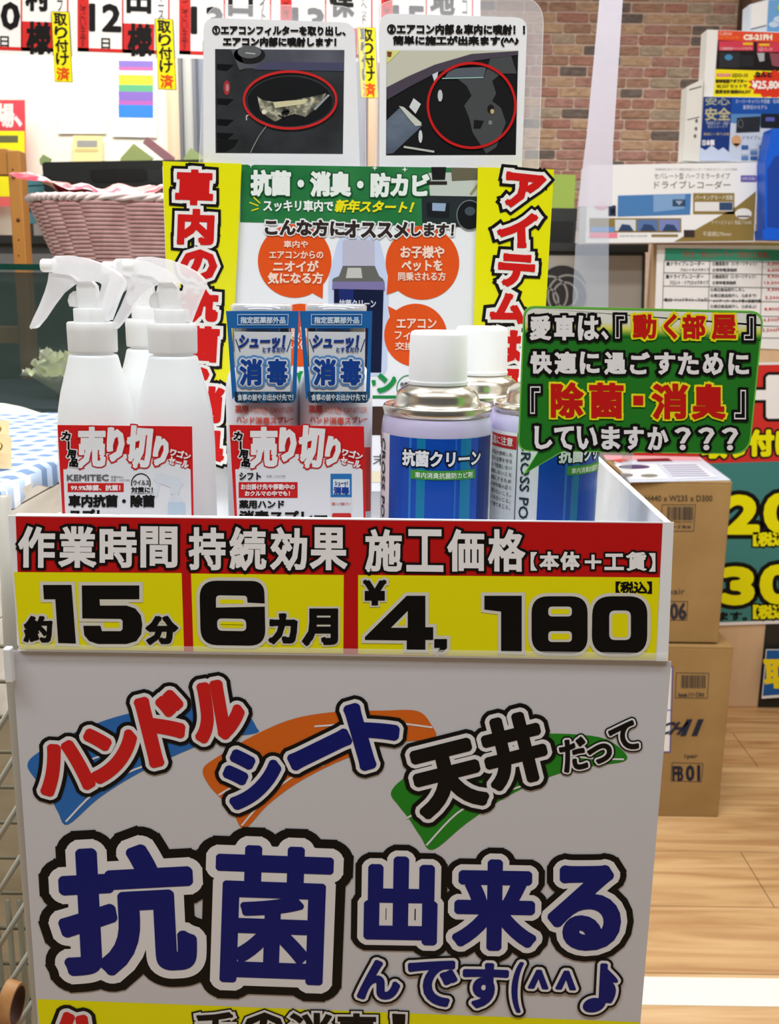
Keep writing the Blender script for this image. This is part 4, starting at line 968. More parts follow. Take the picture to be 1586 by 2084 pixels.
items += [('約', (52, 1256, 104, 1304), KB, [(4, G2)], 3), ('分', (302, 1257, 358, 1307), KB, [(4, G2)], 4), ('カ', (552, 1252, 602, 1306), KB, [(4, G2)], 4), ('月', (620, 1242, 684, 1308), KB, [(4, G2)], 4.5),
          ('¥', (744, 1184, 782, 1228), KB, [(4, G2)], 3.5), ('【税込】', (1254, 1184, 1326, 1207), KB, [], 1.1)]
b0 = len(items)
txt(S1, items, t, k=3)
# heavy wide numerals drawn as strokes
NK = [0]
def numeral(sf, t, polys, holes=(), rnd_=6, out=7):
    b = MB()
    for p in polys:
        q = [sf.uv(*a) for a in p]; sc = sf.mpp(*p[0]); n = len(q)
        b.layer(sf, [q] + b.ribbon_polys([(q[i], q[(i + 1) % n]) for i in range(n)], out * sc), ink(G2), 3 + NK[0]); NK[0] = (NK[0] + .12) % .48; b.add([sf.pt(a, c_, 3.6) for a, c_ in q], [list(range(n))], ink(KB))
    for p, inner in holes:
        b.add([sf.pt(*sf.uv(*a), 4.0) for a in p], [list(range(len(p)))], ink(G2)); b.add([sf.pt(*sf.uv(*a), 4.3) for a in inner], [list(range(len(inner)))], ink((232, 226, 8)))
    b.build('lettering', t)
numeral(S1, t, [[(88, 1190), (146, 1190), (155, 1309), (119, 1308), (113, 1219), (90, 1219)]])
numeral(S1, t, [[(167, 1191), (284, 1191), (284, 1219), (203, 1219), (204, 1232), (258, 1232), (276, 1238), (287, 1252), (290, 1270), (288, 1290), (278, 1304), (258, 1310), (200, 1310), (182, 1304), (172, 1292), (170, 1273),
                 (205, 1273), (208, 1284), (246, 1284), (250, 1280), (250, 1263), (246, 1259), (168, 1258)]])
b = MB()
numeral(S1, t, [rounded([(406, 1181), (538, 1182), (541, 1314), (409, 1312)], [36, 26, 34, 34], 7)],
        [(rounded([(440, 1211), (503, 1212), (504, 1226), (541, 1228), (540, 1234), (440, 1236)], [8, 6, 0, 0, 0, 0]), rounded([(448, 1219), (496, 1220), (497, 1228), (448, 1228)], [4, 4, 0, 0])),
         (rounded([(442, 1258), (501, 1259), (502, 1284), (443, 1283)], 10), rounded([(448, 1264), (496, 1265), (496, 1278), (449, 1277)], 7))])
numeral(S1, t, [[(743, 1296), (828, 1212), (866, 1212), (866, 1276), (882, 1276), (882, 1302), (866, 1302), (866, 1322), (828, 1322), (828, 1303), (743, 1302)]],
        [([(796, 1277), (830, 1243), (830, 1277)], [(808, 1272), (825, 1254), (825, 1272)])])
numeral(S1, t, [[(884, 1300), (910, 1300), (910, 1318), (902, 1326), (890, 1326), (896, 1318), (884, 1318)]])
numeral(S1, t, [[(986, 1212), (1062, 1212), (1062, 1326), (1020, 1325), (1020, 1244), (986, 1240)]])
numeral(S1, t, [rounded([(1082, 1213), (1196, 1213), (1196, 1330), (1082, 1328)], 34, 7)],
        [(rounded([(1116, 1234), (1164, 1234), (1164, 1254), (1116, 1254)], 8), rounded([(1121, 1239), (1159, 1239), (1159, 1249), (1121, 1249)], 5)),
         (rounded([(1116, 1284), (1164, 1284), (1164, 1306), (1116, 1306)], 8), rounded([(1121, 1289), (1159, 1289), (1159, 1301), (1121, 1301)], 5))])
numeral(S1, t, [rounded([(1206, 1213), (1318, 1213), (1317, 1331), (1204, 1330)], 38, 7)],
        [(rounded([(1240, 1242), (1284, 1242), (1284, 1302), (1240, 1302)], 12), rounded([(1246, 1248), (1278, 1248), (1278, 1296), (1246, 1296)], 8))])
# clear sleeve lip
b = MB(); sheet(b, Flat(FY - .003, px=700, py=1320), [(36, 1311), (1360, 1330), (1360, 1345), (37, 1325)], film('clear_sleeve', .25, (236, 236, 232), .1), .0004); b.build('clear_lip', t)

# =================================================================== BACK POSTERS
HY = .775
S3 = Flat(HY, px=700, py=600, step=.00015)
t = thing('recommendation_poster', 'green and white poster with orange speech circles in the box back', 'poster', P(730, 960, HY))
b = MB(); sheet(b, S3, [(484, 334), (980, 342), (968, 1000), (470, 1000)], mat((238, 240, 244), .35, name='poster_stock_b'), .0004); b.build('sheet', t)
hg = noisy('header_green', (30, 108, 58), (52, 132, 74), (26, 26, 26), .25, 3)
b = MB(); b.poly(S3, [(491, 335), (973, 342), (968, 462), (489, 452)], hg, 1)
b.poly(S3, [(872, 352), (973, 350), (971, 400), (876, 404)], ink((196, 204, 196)), 2); b.poly(S3, [(858, 398), (972, 400), (968, 462), (860, 460)], ink((40, 48, 50)), 2.4)
b.poly(S3, [(918, 341), (973, 342), (973, 366), (920, 368)], ink((104, 100, 80)), 3); b.poly(S3, [(878, 340), (908, 340), (906, 366), (880, 366)], ink((30, 30, 32)), 3); b.rect(S3, 868, 369, 910, 376, ink((44, 40, 36)), 3)
b.poly(S3, [(868, 412), (916, 414), (914, 444), (870, 442)], ink((28, 32, 36)), 3); b.poly(S3, [(880, 413), (908, 414), (906, 430), (880, 429)], ink((150, 172, 200)), 4)
b.ellipse(S3, 956, 438, 27, 30, ink((24, 26, 28)), 3.4); b.ring(S3, 956, 438, 26, 30, 2, ink((120, 126, 130)), 4); b.ellipse(S3, 957, 430, 11, 9, ink((70, 80, 90)), 4); b.line(S3, [(958, 396), (973, 376)], 5, ink((150, 146, 110)), 3)
for x_, y_ in ((511, 336), (824, 345), (763, 342)):
    b.poly(S3, [(x_, y_ - 6), (x_ + 1.4, y_ - 1.4), (x_ + 6, y_), (x_ + 1.4, y_ + 1.4), (x_, y_ + 6), (x_ - 1.4, y_ + 1.4), (x_ - 6, y_), (x_ - 1.4, y_ - 1.4)], ink((226, 240, 228)), 3)
for l_ in ([(516, 401), (530, 414)], [(508, 412), (526, 419)], [(512, 429), (527, 424)]): b.line(S3, l_, 2.6, ink((226, 220, 30)), 3)
b.build('header_picture', t)
ORG = (226, 84, 28)
def bubble(cx, cy, r, tail):
    b = MB(); b.ellipse(S3, cx, cy, r, r * 1.0, ink(ORG), 1.5, 44); b.poly(S3, tail, ink(ORG), 1.8); b.build('speech_circle', t)
bubble(600, 531, 75, [(625, 590), (658, 570), (657, 608)]); bubble(860, 535, 75, [(790, 560), (815, 590), (787, 600)])
bubble(846, 682, 64, [(790, 623), (820, 638), (796, 660)]); bubble(612, 682, 64, [(640, 625), (672, 622), (668, 650)])
b = MB(); b.poly(S3, rounded([(690, 480), (771, 480), (792, 570), (788, 765), (670, 765), (668, 570)], 20), ink((200, 212, 240)), 1.2)
b.poly(S3, rounded([(698, 488), (762, 488), (763, 541), (697, 541)], 5), ink((190, 188, 208)), 2); b.poly(S3, [(698, 541), (763, 541), (772, 562), (780, 568), (782, 573), (676, 573), (678, 567), (690, 562)], ink((104, 104, 100)), 2)
b.poly(S3, [(708, 545), (735, 545), (738, 566), (704, 566)], ink((196, 196, 190)), 3); b.poly(S3, [(677, 573), (783, 573), (784, 592), (676, 590)], ink((128, 120, 168)), 2); b.poly(S3, [(680, 588), (781, 590), (776, 758), (680, 758)], ink((18, 26, 58)), 2.4)
b.poly(S3, [(690, 589), (720, 589), (718, 756), (690, 756)], ink((28, 44, 110)), 3); b.build('printed_can', t)
W2 = (234, 240, 234); PK = (246, 214, 196)
txt(S3, [('抗菌・消臭・防カビ', [(513, 348), (872, 356), (871, 400), (513, 396)], W2, [(2, (24, 84, 44))], 2.6), ('スッキリ車内で', [(537, 407), (678, 409), (678, 430), (537, 430)], W2, [], .8),
         ('新年スタート！', [(685, 407), (842, 411), (838, 433), (683, 431)], (236, 226, 30), [], 1.1, dict(slant=.02)),
         ('こんな方に', [(541, 446), (700, 450), (700, 480), (541, 478)], (50, 40, 38), [(2.4, (240, 240, 240))], 1.6), ('オススメ', [(703, 451), (830, 453), (830, 483), (703, 482)], (50, 40, 38), [(2.4, (240, 240, 240))], 1.8), ('します！', [(838, 455), (924, 457), (922, 480), (838, 480)], (50, 40, 38), [(2.4, (240, 240, 240))], 1.2),
         ('車内や', (578, 490, 627, 504), PK, [], .4), ('エアコンからの', (549, 511, 658, 526), PK, [], .5), ('ニオイが', (557, 531, 648, 552), PK, [], .9), ('気になる方', (546, 555, 657, 577), PK, [], .9),
         ('お子様や', (816, 501, 904, 525), PK, [], .9), ('ペットを', (818, 530, 900, 551), PK, [], .9), ('同乗される方', (811, 554, 907, 571), PK, [], .5),
         ('エアコン', (808, 649, 888, 668), PK, [], .7), ('フィルター', (804, 673, 892, 691), PK, [], .5), ('交換時に', (805, 696, 880, 712), PK, [], .4), ('車の臭いが\n気になる', (566, 660, 628, 712), PK, [], .6),
         ('抗菌クリーン', (691, 610, 765, 626), (206, 210, 220), [], .5), ('抗菌クリーン', (560, 758, 804, 800), (28, 140, 70), [], 3), ('作業時間', (815, 778, 846, 788), (60, 60, 60), [], .3)], t, k=4)
b = MB(); b.ring(S3, 832, 790, 24, 26, 2, ink((40, 150, 80)), 2); b.poly(S3, [(478, 803), (968, 806), (968, 812), (478, 809)], ink((28, 130, 64)), 2); b.poly(S3, [(478, 826), (968, 828), (966, 886), (478, 884)], ink((66, 46, 40)), 2)
b.text(S3, 'イベント、年末', (560, 924, 790, 946), (60, 60, 60), k=3); b.poly(S3, [(478, 958), (968, 960), (968, 982), (478, 980)], ink((238, 226, 196)), 2); b.build('printed_footer', t)

sy_ = mat((236, 232, 10), .28, name='yellow_stock', spec=.45)
def strip(label, Y, q, chars, face):
    sf = Flat(Y, px=400, py=600, step=.00015); t = thing('side_banner', label, 'banner', P((q[2][0] + q[3][0]) / 2, q[2][1], Y)); b = MB(); sheet(b, sf, q, sy_, .0004); b.build('sheet', t)
    k_ = 2
    for n_, (ch_, bx, rot) in enumerate(chars):
        b = MB(); b.text(sf, ch_, bx, (206, 26, 24), [(12, BLACK), (6.5, (236, 234, 230))], bold=4.5, k=k_ + (n_ % 3) * .15, rot=rot); b.build('lettering', t)
strip('yellow banner with red vertical lettering left of the green poster', HY - .003, [(331, 328), (492, 333), (462, 947), (352, 945)],
      [('車', (362, 350, 430, 413), 2), ('内', (366, 430, 432, 494), 2), ('の', (370, 512, 438, 568), 3), ('抗', (372, 592, 440, 650), 3), ('菌', (378, 668, 442, 732), 3), ('・', (400, 752, 422, 772), 0), ('消', (388, 790, 450, 856), 4), ('臭', (390, 874, 452, 934), 4)], 1)
strip('yellow banner with red vertical lettering right of the green poster', HY - .003, [(973, 340), (1128, 345), (1092, 950), (957, 950)],
      [('ア', (1032, 358, 1104, 420), 6), ('イ', (1018, 440, 1090, 500), -2), ('テ', (1018, 522, 1084, 580), 4), ('ム', (1004, 602, 1066, 652), 6), ('は', (1006, 676, 1060, 732), 4), ('コ', (1002, 754, 1052, 798), 3), ('チ', (996, 820, 1046, 870), 3), ('ラ', (992, 890, 1040, 935), 3)], 1)

# laminated photo cards
filmm = film('laminate', .22, (240, 240, 244), .06)
dark1 = noisy('print_dark', (34, 36, 38), (52, 55, 58), (40, 40, 40), .35, 4)
LAMQ = ([(414, 36), (722, 46), (733, 345), (414, 345)], [(773, 27), (1074, 36), (1062, 350), (772, 345)])
def laminated(label, Y, q, filmq, art, words):
    sf = Flat(Y, px=q[0][0], py=q[0][1], step=.00015); t = thing('photo_card', label, 'photo card', P((q[2][0] + q[3][0]) / 2, 340, Y))
    b = MB(); sheet(b, sf, rounded(q, [26, 26, 0, 0]), mat((236, 236, 238), .3, name='card_stock'), .0004); b.build('sheet', t)
    b = MB(); art(b, sf); b.build('printed_picture', t); txt(sf, words, t, k=3)
    sb = Flat(Y + .003, px=q[0][0], py=q[0][1])
    b = MB(); sheet(b, sb, rounded(filmq, [40, 60, 0, 0], 8), filmm, .0003); b.line(sb, rounded(filmq, [40, 60, 0, 0], 8), 2.2, film('film_edge_highlight', .5, (240, 240, 244), .1), 1, True); b.build('laminate_film', t)  # clear film, with a pale line painted as the highlight along its rim
def art_p1(a, sf):
    a.poly(sf, [(438, 100), (701, 102), (698, 313), (439, 311)], dark1, 1)
    a.poly(sf, [(482, 101), (701, 102), (700, 132), (545, 128), (520, 140), (490, 138)], noisy('photo_grey', (70, 72, 82), (104, 106, 118), (20, 20, 20), .4, 3), 2)
    a.poly(sf, [(522, 136), (545, 126), (700, 128), (700, 145), (518, 142)], ink((72, 72, 98)), 2.5)
    a.ellipse(sf, 508, 112, 32, 18, ink((28, 28, 30)), 3); a.ellipse(sf, 508, 106, 24, 13, ink((96, 98, 100)), 3.5); a.line(sf, [(500, 108), (520, 110)], 2, ink((190, 190, 190)), 4)
    a.poly(sf, [(470, 101), (486, 102), (500, 140), (488, 143)], ink((86, 88, 92)), 3)
    for y_ in (130, 200, 242, 270): a.poly(sf, [(442, y_), (476, y_ + 2), (462, y_ + 14), (442, y_ + 12)], ink((14, 14, 15)), 2)
    a.ellipse(sf, 462, 179, 7, 15, ink((160, 52, 56)), 3); a.ellipse(sf, 463, 179, 3, 8, ink((190, 130, 130)), 4)
    a.ellipse(sf, 590, 206, 86, 50, ink((22, 23, 25)), 2.2)
    a.poly(sf, [(524, 196), (536, 204), (560, 208), (600, 203), (640, 196), (664, 190), (656, 208), (640, 224), (622, 238), (600, 232), (584, 236), (560, 248), (545, 238), (530, 226)], noisy('photo_machinery', (50, 50, 46), (206, 202, 176), (160, 160, 160), .4, 5, 0, (120, 118, 100), .5), 3)
    a.poly(sf, [(556, 208), (628, 202), (620, 212), (560, 220)], ink((206, 200, 160)), 4); a.ellipse(sf, 538, 228, 5, 5, ink((226, 220, 190)), 4); a.poly(sf, [(668, 192), (672, 194), (642, 225), (638, 222)], ink((150, 154, 156)), 4)
    a.line(sf, [(566, 234), (578, 240), (574, 230), (590, 226)], 2, ink((20, 22, 22)), 5); a.ellipse(sf, 582, 228, 7, 6, ink((24, 26, 26)), 5)
    a.line(sf, [(543, 256), (528, 276), (517, 296), (510, 311)], 1.6, ink((150, 150, 142)), 3); a.line(sf, [(502, 245), (502, 236), (512, 232)], 2.4, ink((190, 190, 180)), 3)
    a.poly(sf, [(442, 284), (486, 284), (476, 300), (458, 309), (442, 308)], ink((18, 19, 20)), 2)
    a.ring(sf, 591, 204, 94, 58, 5, ink((196, 40, 40)), 6, 60)
def art_p2(a, sf):
    a.poly(sf, [(787, 103), (1055, 103), (1050, 315), (786, 316)], mat((22, 22, 24), .35), 1)
    a.poly(sf, [(787, 103), (1055, 103), (1054, 107), (960, 116), (880, 140), (830, 165), (787, 186)], ink((196, 194, 176)), 2)
    a.poly(sf, [(787, 103), (815, 103), (800, 118), (787, 130)], ink((216, 216, 130)), 3); a.poly(sf, [(788, 105), (798, 106), (796, 116), (789, 116)], ink((120, 70, 40)), 3.5)
    a.poly(sf, [(1055, 104), (1054, 112), (965, 124), (885, 150), (835, 176), (787, 204), (787, 178), (830, 156), (885, 132), (960, 110)], ink((74, 66, 78)), 3)
    a.poly(sf, [(787, 245), (815, 218), (860, 255), (850, 265), (800, 312), (787, 314)], noisy('photo_blue', (70, 80, 96), (104, 116, 132), (20, 60, 60), .4), 2)
    a.poly(sf, [(812, 216), (822, 218), (858, 250), (857, 256), (846, 257), (836, 246)], ink((196, 200, 190)), 4); a.poly(sf, [(833, 218), (842, 200), (857, 212), (846, 232)], ink((206, 212, 210)), 4)
    a.line(sf, [(822, 299), (884, 309)], 4, ink((186, 190, 180)), 4); a.ellipse(sf, 856, 278, 4, 13, ink((206, 210, 210)), 4); a.ellipse(sf, 896, 195, 5, 12, ink((190, 194, 196)), 4); a.poly(sf, [(880, 152), (892, 146), (890, 160), (884, 166)], ink((200, 210, 220)), 4)
    a.poly(sf, [(915, 140), (990, 136), (984, 160), (905, 160)], ink((86, 92, 100)), 3); a.line(sf, [(900, 160), (984, 158)], 2, ink((150, 190, 180)), 4)
    sh_ = mat((70, 72, 74), .4)
    a.poly(sf, [(930, 160), (985, 158), (998, 120), (1040, 112), (1052, 150), (1020, 150), (1002, 165), (1010, 190), (1002, 206), (1020, 220), (1030, 250), (1022, 270), (1010, 300), (990, 313), (975, 290), (962, 270), (955, 240), (945, 215), (960, 195), (950, 175)], sh_, 2.5)
    a.poly(sf, [(965, 244), (985, 246), (978, 262), (964, 262)], ink((24, 24, 26)), 3); a.ellipse(sf, 999, 222, 7, 9, ink((28, 26, 26)), 3.5); a.ellipse(sf, 1002, 227, 4, 5, ink((190, 170, 120)), 4); a.ellipse(sf, 998, 250, 4, 5, ink((120, 124, 126)), 4)
    a.ring(sf, 960, 215, 89, 86, 5, ink((196, 30, 30)), 6, 60)
laminated('left laminated photo card numbered 1 with red oval on a dark dashboard picture', HY + .006, LAMQ[0], [(420, 10), (742, 12), (745, 345), (405, 345)], art_p1,
          [('①エアコンフィルターを取り出し、', [(433, 52), (703, 55), (703, 72), (433, 70)], BLACK, [], .9), ('エアコン内部に噴射します！', [(455, 76), (684, 78), (684, 94), (455, 93)], BLACK, [], 1.0)])
laminated('right laminated photo card numbered 2 with red circle on a car door picture', HY + .006, LAMQ[1], [(765, 2), (1108, -8), (1096, 350), (764, 345)], art_p2,
          [('②エアコン内部＆車内に噴射！！', [(789, 49), (1068, 52), (1068, 70), (789, 69)], BLACK, [], 1.0), ('簡単に施工が出来ます(^^♪', [(801, 74), (1055, 75), (1055, 94), (801, 93)], BLACK, [], 1.0)])

# =================================================================== SPRAY BOTTLES
def spray_bottle(px, Y, label):
    m = mpp(px, 800, Y); ax = P(px, 640, Y); base = ax.copy(); base.z = FLR
    t = thing('spray_bottle', label, 'spray bottle', (ax.x, Y, FLR), 'milky trigger spray bottles at the left of the display')
    m *= 1.0
    z = lambda y: P(186, y, .625).z; mm = mpp(186, 700, .625)
    mm *= 1.0
    body = milky('milky_bottle', (246, 249, 250), .5, .02, .35); headm = milky('clear_trigger', (248, 249, 252), .45, .42, .12); core = milky('natural_plastic', (247, 248, 248), .4, .1, .4)
    prof = [(79, 1078), (80, 1068), (80.5, 1040), (80.5, 960), (80, 905), (78.5, 868), (75, 832), (69, 800), (61, 770), (54, 745), (50, 728), (48.5, 723), (46, 721)]
    b = MB(); pr = [(r * mm, max(z(y), FLR + .0002)) for r, y in prof]; pr[0] = (79 * mm, FLR + .0001); pr[1] = (80.5 * mm, FLR + .003); b.lathe(ax.x, Y, pr, body, 56); b.build('body', t)
    b = MB(); b.lathe(ax.x, Y, [(40 * mm, z(723)), (40 * mm, z(716)), (48 * mm, z(716)), (49 * mm, z(712)), (49.5 * mm, z(672)), (50 * mm, z(669)), (49.5 * mm, z(666)), (49.5 * mm, z(658)), (47 * mm, z(655))], core, 56); b.build('screw_collar', t)
    b = MB(); b.lathe(ax.x, Y, [(35 * mm, z(655)), (35 * mm, z(629)), (33 * mm, z(627))], core, 40); b.build('neck_ring', t)
    def q(x, y): return Vector((ax.x + (x - 184) * mm, 0, z(y)))
    def ext(pts, wpx, mt, name, sub=None, label=None):
        b = MB(); w_ = wpx * mm / 2; b.prism([Vector((p.x, Y - w_, p.z)) for p in [q(*a) for a in pts]], (0, 2 * w_, 0), mt, True); return b.build(name, t, label, bevel=.0009)
    ext([(162, 628), (160, 585), (163, 572), (190, 572), (198, 582), (202, 628)], 26, core, 'pump_core')
    ext([(160, 626), (143, 624), (140, 612), (144, 600), (152, 593), (160, 592)], 16, core, 'piston')
    # shroud: top hood and back skirt
    ext([(115, 556), (116, 528), (124, 522), (150, 521), (180, 526), (212, 537), (238, 552), (251, 565), (254, 573), (252, 582), (240, 608), (230, 632), (222, 652), (212, 650), (203, 628), (201, 603), (209, 592), (213, 578), (206, 574), (192, 571), (165, 573), (150, 560)], 36, headm, 'shroud')
    ext([(108, 556), (150, 560), (165, 573), (150, 580), (128, 597), (108, 622), (88, 650), (72, 668), (65, 671), (62, 667), (70, 650), (84, 624), (97, 595), (104, 575)], 30, headm, 'trigger_lever')
    b = MB(); b.tube([q(116, 541.5) + Vector((0, Y, 0)), q(92, 541.5) + Vector((0, Y, 0)), q(89, 541.5) + Vector((0, Y, 0))], [13 * mm, 13 * mm, 11.5 * mm], core, 20); b.build('nozzle', t)
    b = MB(); b.tube([(ax.x, Y, z(626)), (ax.x, Y, FLR + .006)], 5 * mm, core, 10); b.build('dip_tube', t)
    return t
sb1 = spray_bottle(186, .625, 'milky trigger spray bottle at the far left of the display')
o = dup(sb1, (P(350, 640, .625).x, .625, FLR), 'milky trigger spray bottle, right one of the front pair')
p = P(301, 640, .684)
o = dup(sb1, (p.x, .684, FLR), 'milky trigger spray bottle standing behind the front pair')

# =================================================================== HAND SANITIZERS
def sanitizer(label, px):
    Y = .635; mm = mpp(px, 760, Y); p = P(px, 720, Y); z = lambda y: P(px, y, Y).z
    t = thing('sanitizer_bottle', label, 'sanitizer', (p.x, Y, FLR), 'hand sanitizer bottles in the middle of the display')
    silver = noisy('silver_bottle', (216, 220, 226), (228, 231, 236), (20, 20, 20), .32, 2, 0, None, 0, .35, .65, .08)
    b = MB(); pr = [(70, FLR + .0001), (74 * mm / mm, FLR + .003), (75, z(1000)), (75, z(800)), (74, z(782)), (70, z(764)), (64, z(752)), (60, z(746))]
    b.lathe(p.x, Y, [(r * mm, zz) for r, zz in pr], silver, 48); b.build('body', t)
    b = MB(); b.lathe(p.x, Y, [(59 * mm, z(746)), (59 * mm, z(632)), (56 * mm, z(624)), (50 * mm, z(621))], mat((120, 122, 128), .1, .95, name='chrome_cap'), 48); b.build('cap', t)
    b = MB(); b.lathe(p.x, Y, [(61 * mm, z(640)), (62 * mm, z(622)), (57 * mm, z(618))], film('shrink_film', .45, (236, 240, 244), .1), 32); b.build('shrink_film', t)
    YF = Y - 80 * mm; sf = Flat(YF, px=px, py=720, step=.00015); bl = (34, 104, 176)
    d = px - 534
    b = MB()
    fr = ink(bl)
    for q in ([(460, 633), (608, 633), (607, 668), (463, 668)], [(463, 668), (471, 668), (482, 800), (473, 813)], [(600, 668), (607, 668), (603, 813), (595, 800)]): sheet(b, sf, [(x + d, y) for x, y in q], fr, .0006)
    b.build('blue_frame', t, 'blue header card')
    b = MB(); sheet(b, sf, [(x + d, y) for x, y in ((477, 675), (594, 676), (591, 797), (482, 797))], paper((214, 222, 230)), .0006, 1); b.build('white_label', t)
    b = MB(); sheet(b, sf, rounded([(x + d, y) for x, y in ((476, 797), (602, 797), (600, 820), (478, 820))], [0, 0, 8, 8]), noisy('shiny_band', (12, 26, 44), (40, 104, 150), (420, 1, 1), .5, 2), .0006, .5); b.build('lower_band', t)
    b = MB(); b.line(sf, [(484 + d, 640), (587 + d, 640), (586 + d, 661), (484 + d, 661)], 1.2, ink((210, 226, 240)), 2, True)
    b.line(sf, [(480 + d, 690), (489 + d, 716)], 1.8, ink((24, 52, 120)), 2); b.line(sf, [(593 + d, 690), (584 + d, 716)], 1.8, ink((24, 52, 120)), 2)
    b.build('ruling', t); BL = (24, 58, 140)
    S = lambda x0, y0, x1, y1: (x0 + d, y0, x1 + d, y1)
    txt(sf, [('指定医薬部外品', S(490, 645, 581, 658), (214, 230, 242), [], .4), ('シューッ！', S(488, 683, 579, 708), BL, [], 1.4, dict(slant=.03)), ('とするだけ', S(535, 707, 581, 717), BL, [], .4),
             ('消', S(490, 732, 532, 782), (22, 66, 150), [(7, (90, 146, 206)), (3, (214, 224, 236))], 2.2, dict(rnd=True)), ('毒', S(545, 732, 584, 782), (22, 66, 150), [(7, (90, 146, 206)), (3, (214, 224, 236))], 1.8, dict(rnd=True)),
             ('食事の前やお出かけ先で！', S(484, 802, 597, 815), (206, 222, 232), [], .4)], t, k=3)
    cy = Cyl(p.x, Y, 75.3 * mm, .004); b = MB()
    b.text(cy, '薬用', S(480, 825, 505, 840), (206, 84, 76), [], .5, k=2); b.text(cy, 'HAND SANITIZER', S(511, 828, 597, 839), (214, 130, 116), [], 0, k=2); b.text(cy, 'ハンド消毒スプレー', S(482, 846, 597, 859), (206, 92, 76), [], .4, k=2); b.build('body_print', t)
    b = MB(); b.poly(cy, [(px + 48, 910), (px + 70, 910), (px + 70, 1040), (px + 48, 1040)], ink((204, 62, 56)), 1); b.build('red_panel', t, 'red printed block')
    return t
sanitizer('silver white hand sanitizer with blue header, left of the pair', 534)
sanitizer('silver white hand sanitizer with blue header, beside the aerosol cans', 684)

# =================================================================== AEROSOL CANS
def aerosol():
    px, Y = 891, .628; mm = mpp(px, 850, Y); p = P(px, 800, Y); z = lambda y: P(px, y, Y).z
    t = thing('aerosol_can', 'blue labelled aerosol can with white ribbed cap, standing in front', 'spray can', (p.x, Y, FLR), 'lilac topped aerosol cans at the right of the display')
    lil = mat((196, 190, 222), .25, name='lilac_enamel', coat=.4); steel = mat((214, 208, 196), .22, .95, name='tinplate')
    X = p.x; Rb = 113 * mm
    b = MB(); b.lathe(X, Y, [(Rb * .97, FLR + .0001), (Rb, FLR + .003), (Rb, z(875)), (112 * mm, z(858)), (109 * mm, z(846)), (105 * mm, z(838))], lil, 72); b.build('body', t)
    b = MB(); b.lathe(X, Y, [(104 * mm, z(843)), (109 * mm, z(840)), (111 * mm, z(832)), (110 * mm, z(824)), (107 * mm, z(821)), (101 * mm, z(824)), (96 * mm, z(829)), (88 * mm, z(820)), (84 * mm, z(812)), (83.5 * mm, z(804)), (80 * mm, z(796)), (72 * mm, z(789)), (63 * mm, z(784)), (55 * mm, z(780))], steel, 72); b.build('metal_dome', t)
    b = MB(); b.lathe(X, Y, [(60.5 * mm, z(781)), (61 * mm, z(779)), (61 * mm, z(774))], mat((238, 240, 242), .35), 96); b.build('cap_rim', t)
    b = MB(); b.lathe(X, Y, [(59.5 * mm, z(774)), (57.5 * mm, z(681)), (55 * mm, z(675)), (50 * mm, z(673))], mat((240, 241, 243), .35, name='white_cap'), 160, rib=.022); b.build('cap', t)
    cy = Cyl(X, Y, Rb, .003); zl = z(876); zbm = FLR + .006
    def wrap(a0, a1, z0, z1, m, k=1):
        b_.poly(cy, [(R(a0) * Rb, z1), (R(a1) * Rb, z1), (R(a1) * Rb, z0), (R(a0) * Rb, z0)], m, k, uv=True)
    b_ = MB(); wrap(-180, 180, zbm, zl, mat((234, 236, 240), .25, name='label_white'), 1)
    wrap(-57, 68, zbm, zl - .0002, mat((10, 74, 176), .3, name='label_blue'), 2)
    for a0, a1, c_ in ((-30, -27.5, (40, 120, 196)), (-22, -13, (16, 122, 168)), (16, 18, (30, 104, 190)), (22, 34, (16, 122, 168)), (44, 68, (8, 44, 120))): wrap(a0, a1, zbm, zl - .0002, mat(c_, .3, name='label_stripe'), 2.5)
    wrap(-150, -81.5, cy.uv(px, 928)[1], cy.uv(px, 900)[1], ink((190, 40, 44)), 2)
    b_.build('label', t)
    b_ = MB(); G = lambda a0, z1, a1, z0: [(R(a0) * Rb, z1), (R(a1) * Rb, z1), (R(a1) * Rb, z0), (R(a0) * Rb, z0)]
    zz = lambda y: cy.uv(px, y)[1]
    b_.text(cy, '抗菌クリーン', G(-37, zz(919), 46, zz(950)), (236, 238, 242), [(2.6 * mm, (12, 22, 50))], 1.3 * mm, k=3.2, uvbox=True)
    wrap(-28, 40, zz(977), zz(958), ink((70, 150, 60)), 3.2); b_.text(cy, '車内消臭抗菌防カビ剤', G(-23, zz(962), 36, zz(974)), (226, 240, 220), [], .25 * mm, k=4, uvbox=True)
    cw = [(R(-66) * Rb, zz(905)), (R(-66) * Rb, zz(1130)), (R(-76) * Rb, zz(1130)), (R(-76) * Rb, zz(905))]
    b_.text(cy, 'CROSS POINT', cw, (40, 60, 70), [], .5 * mm, k=3, uvbox=True)
    b_.text(cy, '高温に注意', G(-128, zz(904), -86, zz(922)), (240, 236, 236), [], .3 * mm, k=4, uvbox=True)
    for i, s_ in enumerate(('可燃性の製品を使用した', 'ため、下記の注意を守る', '火気の近くで使用しない', '大量に使用しないこと', '室内で高温にするため', '直射日光や火気等の近く', 'なる所に置かないこと。', '火の中に入れないこと。', '使い切って捨てること。')):
        y_ = 936 + i * 14; b_.text(cy, s_, G(-140, zz(y_), -86, zz(y_ + 9)), (60, 60, 66), [], .12 * mm, k=3, res=1, uvbox=True)
    b_.poly(cy, [(R(-81) * Rb, zl), (R(-80) * Rb, zl), (R(-80) * Rb, zbm), (R(-81) * Rb, zbm)], ink((90, 90, 96)), 2.4, uv=True)
    b_.build('label_print', t); return t, mm
can, mm = aerosol()
cY = .648; dup(can, (P(1113, 800, cY).x, cY, FLR), 'aerosol can half hidden by the green speech bubble card', R(44))
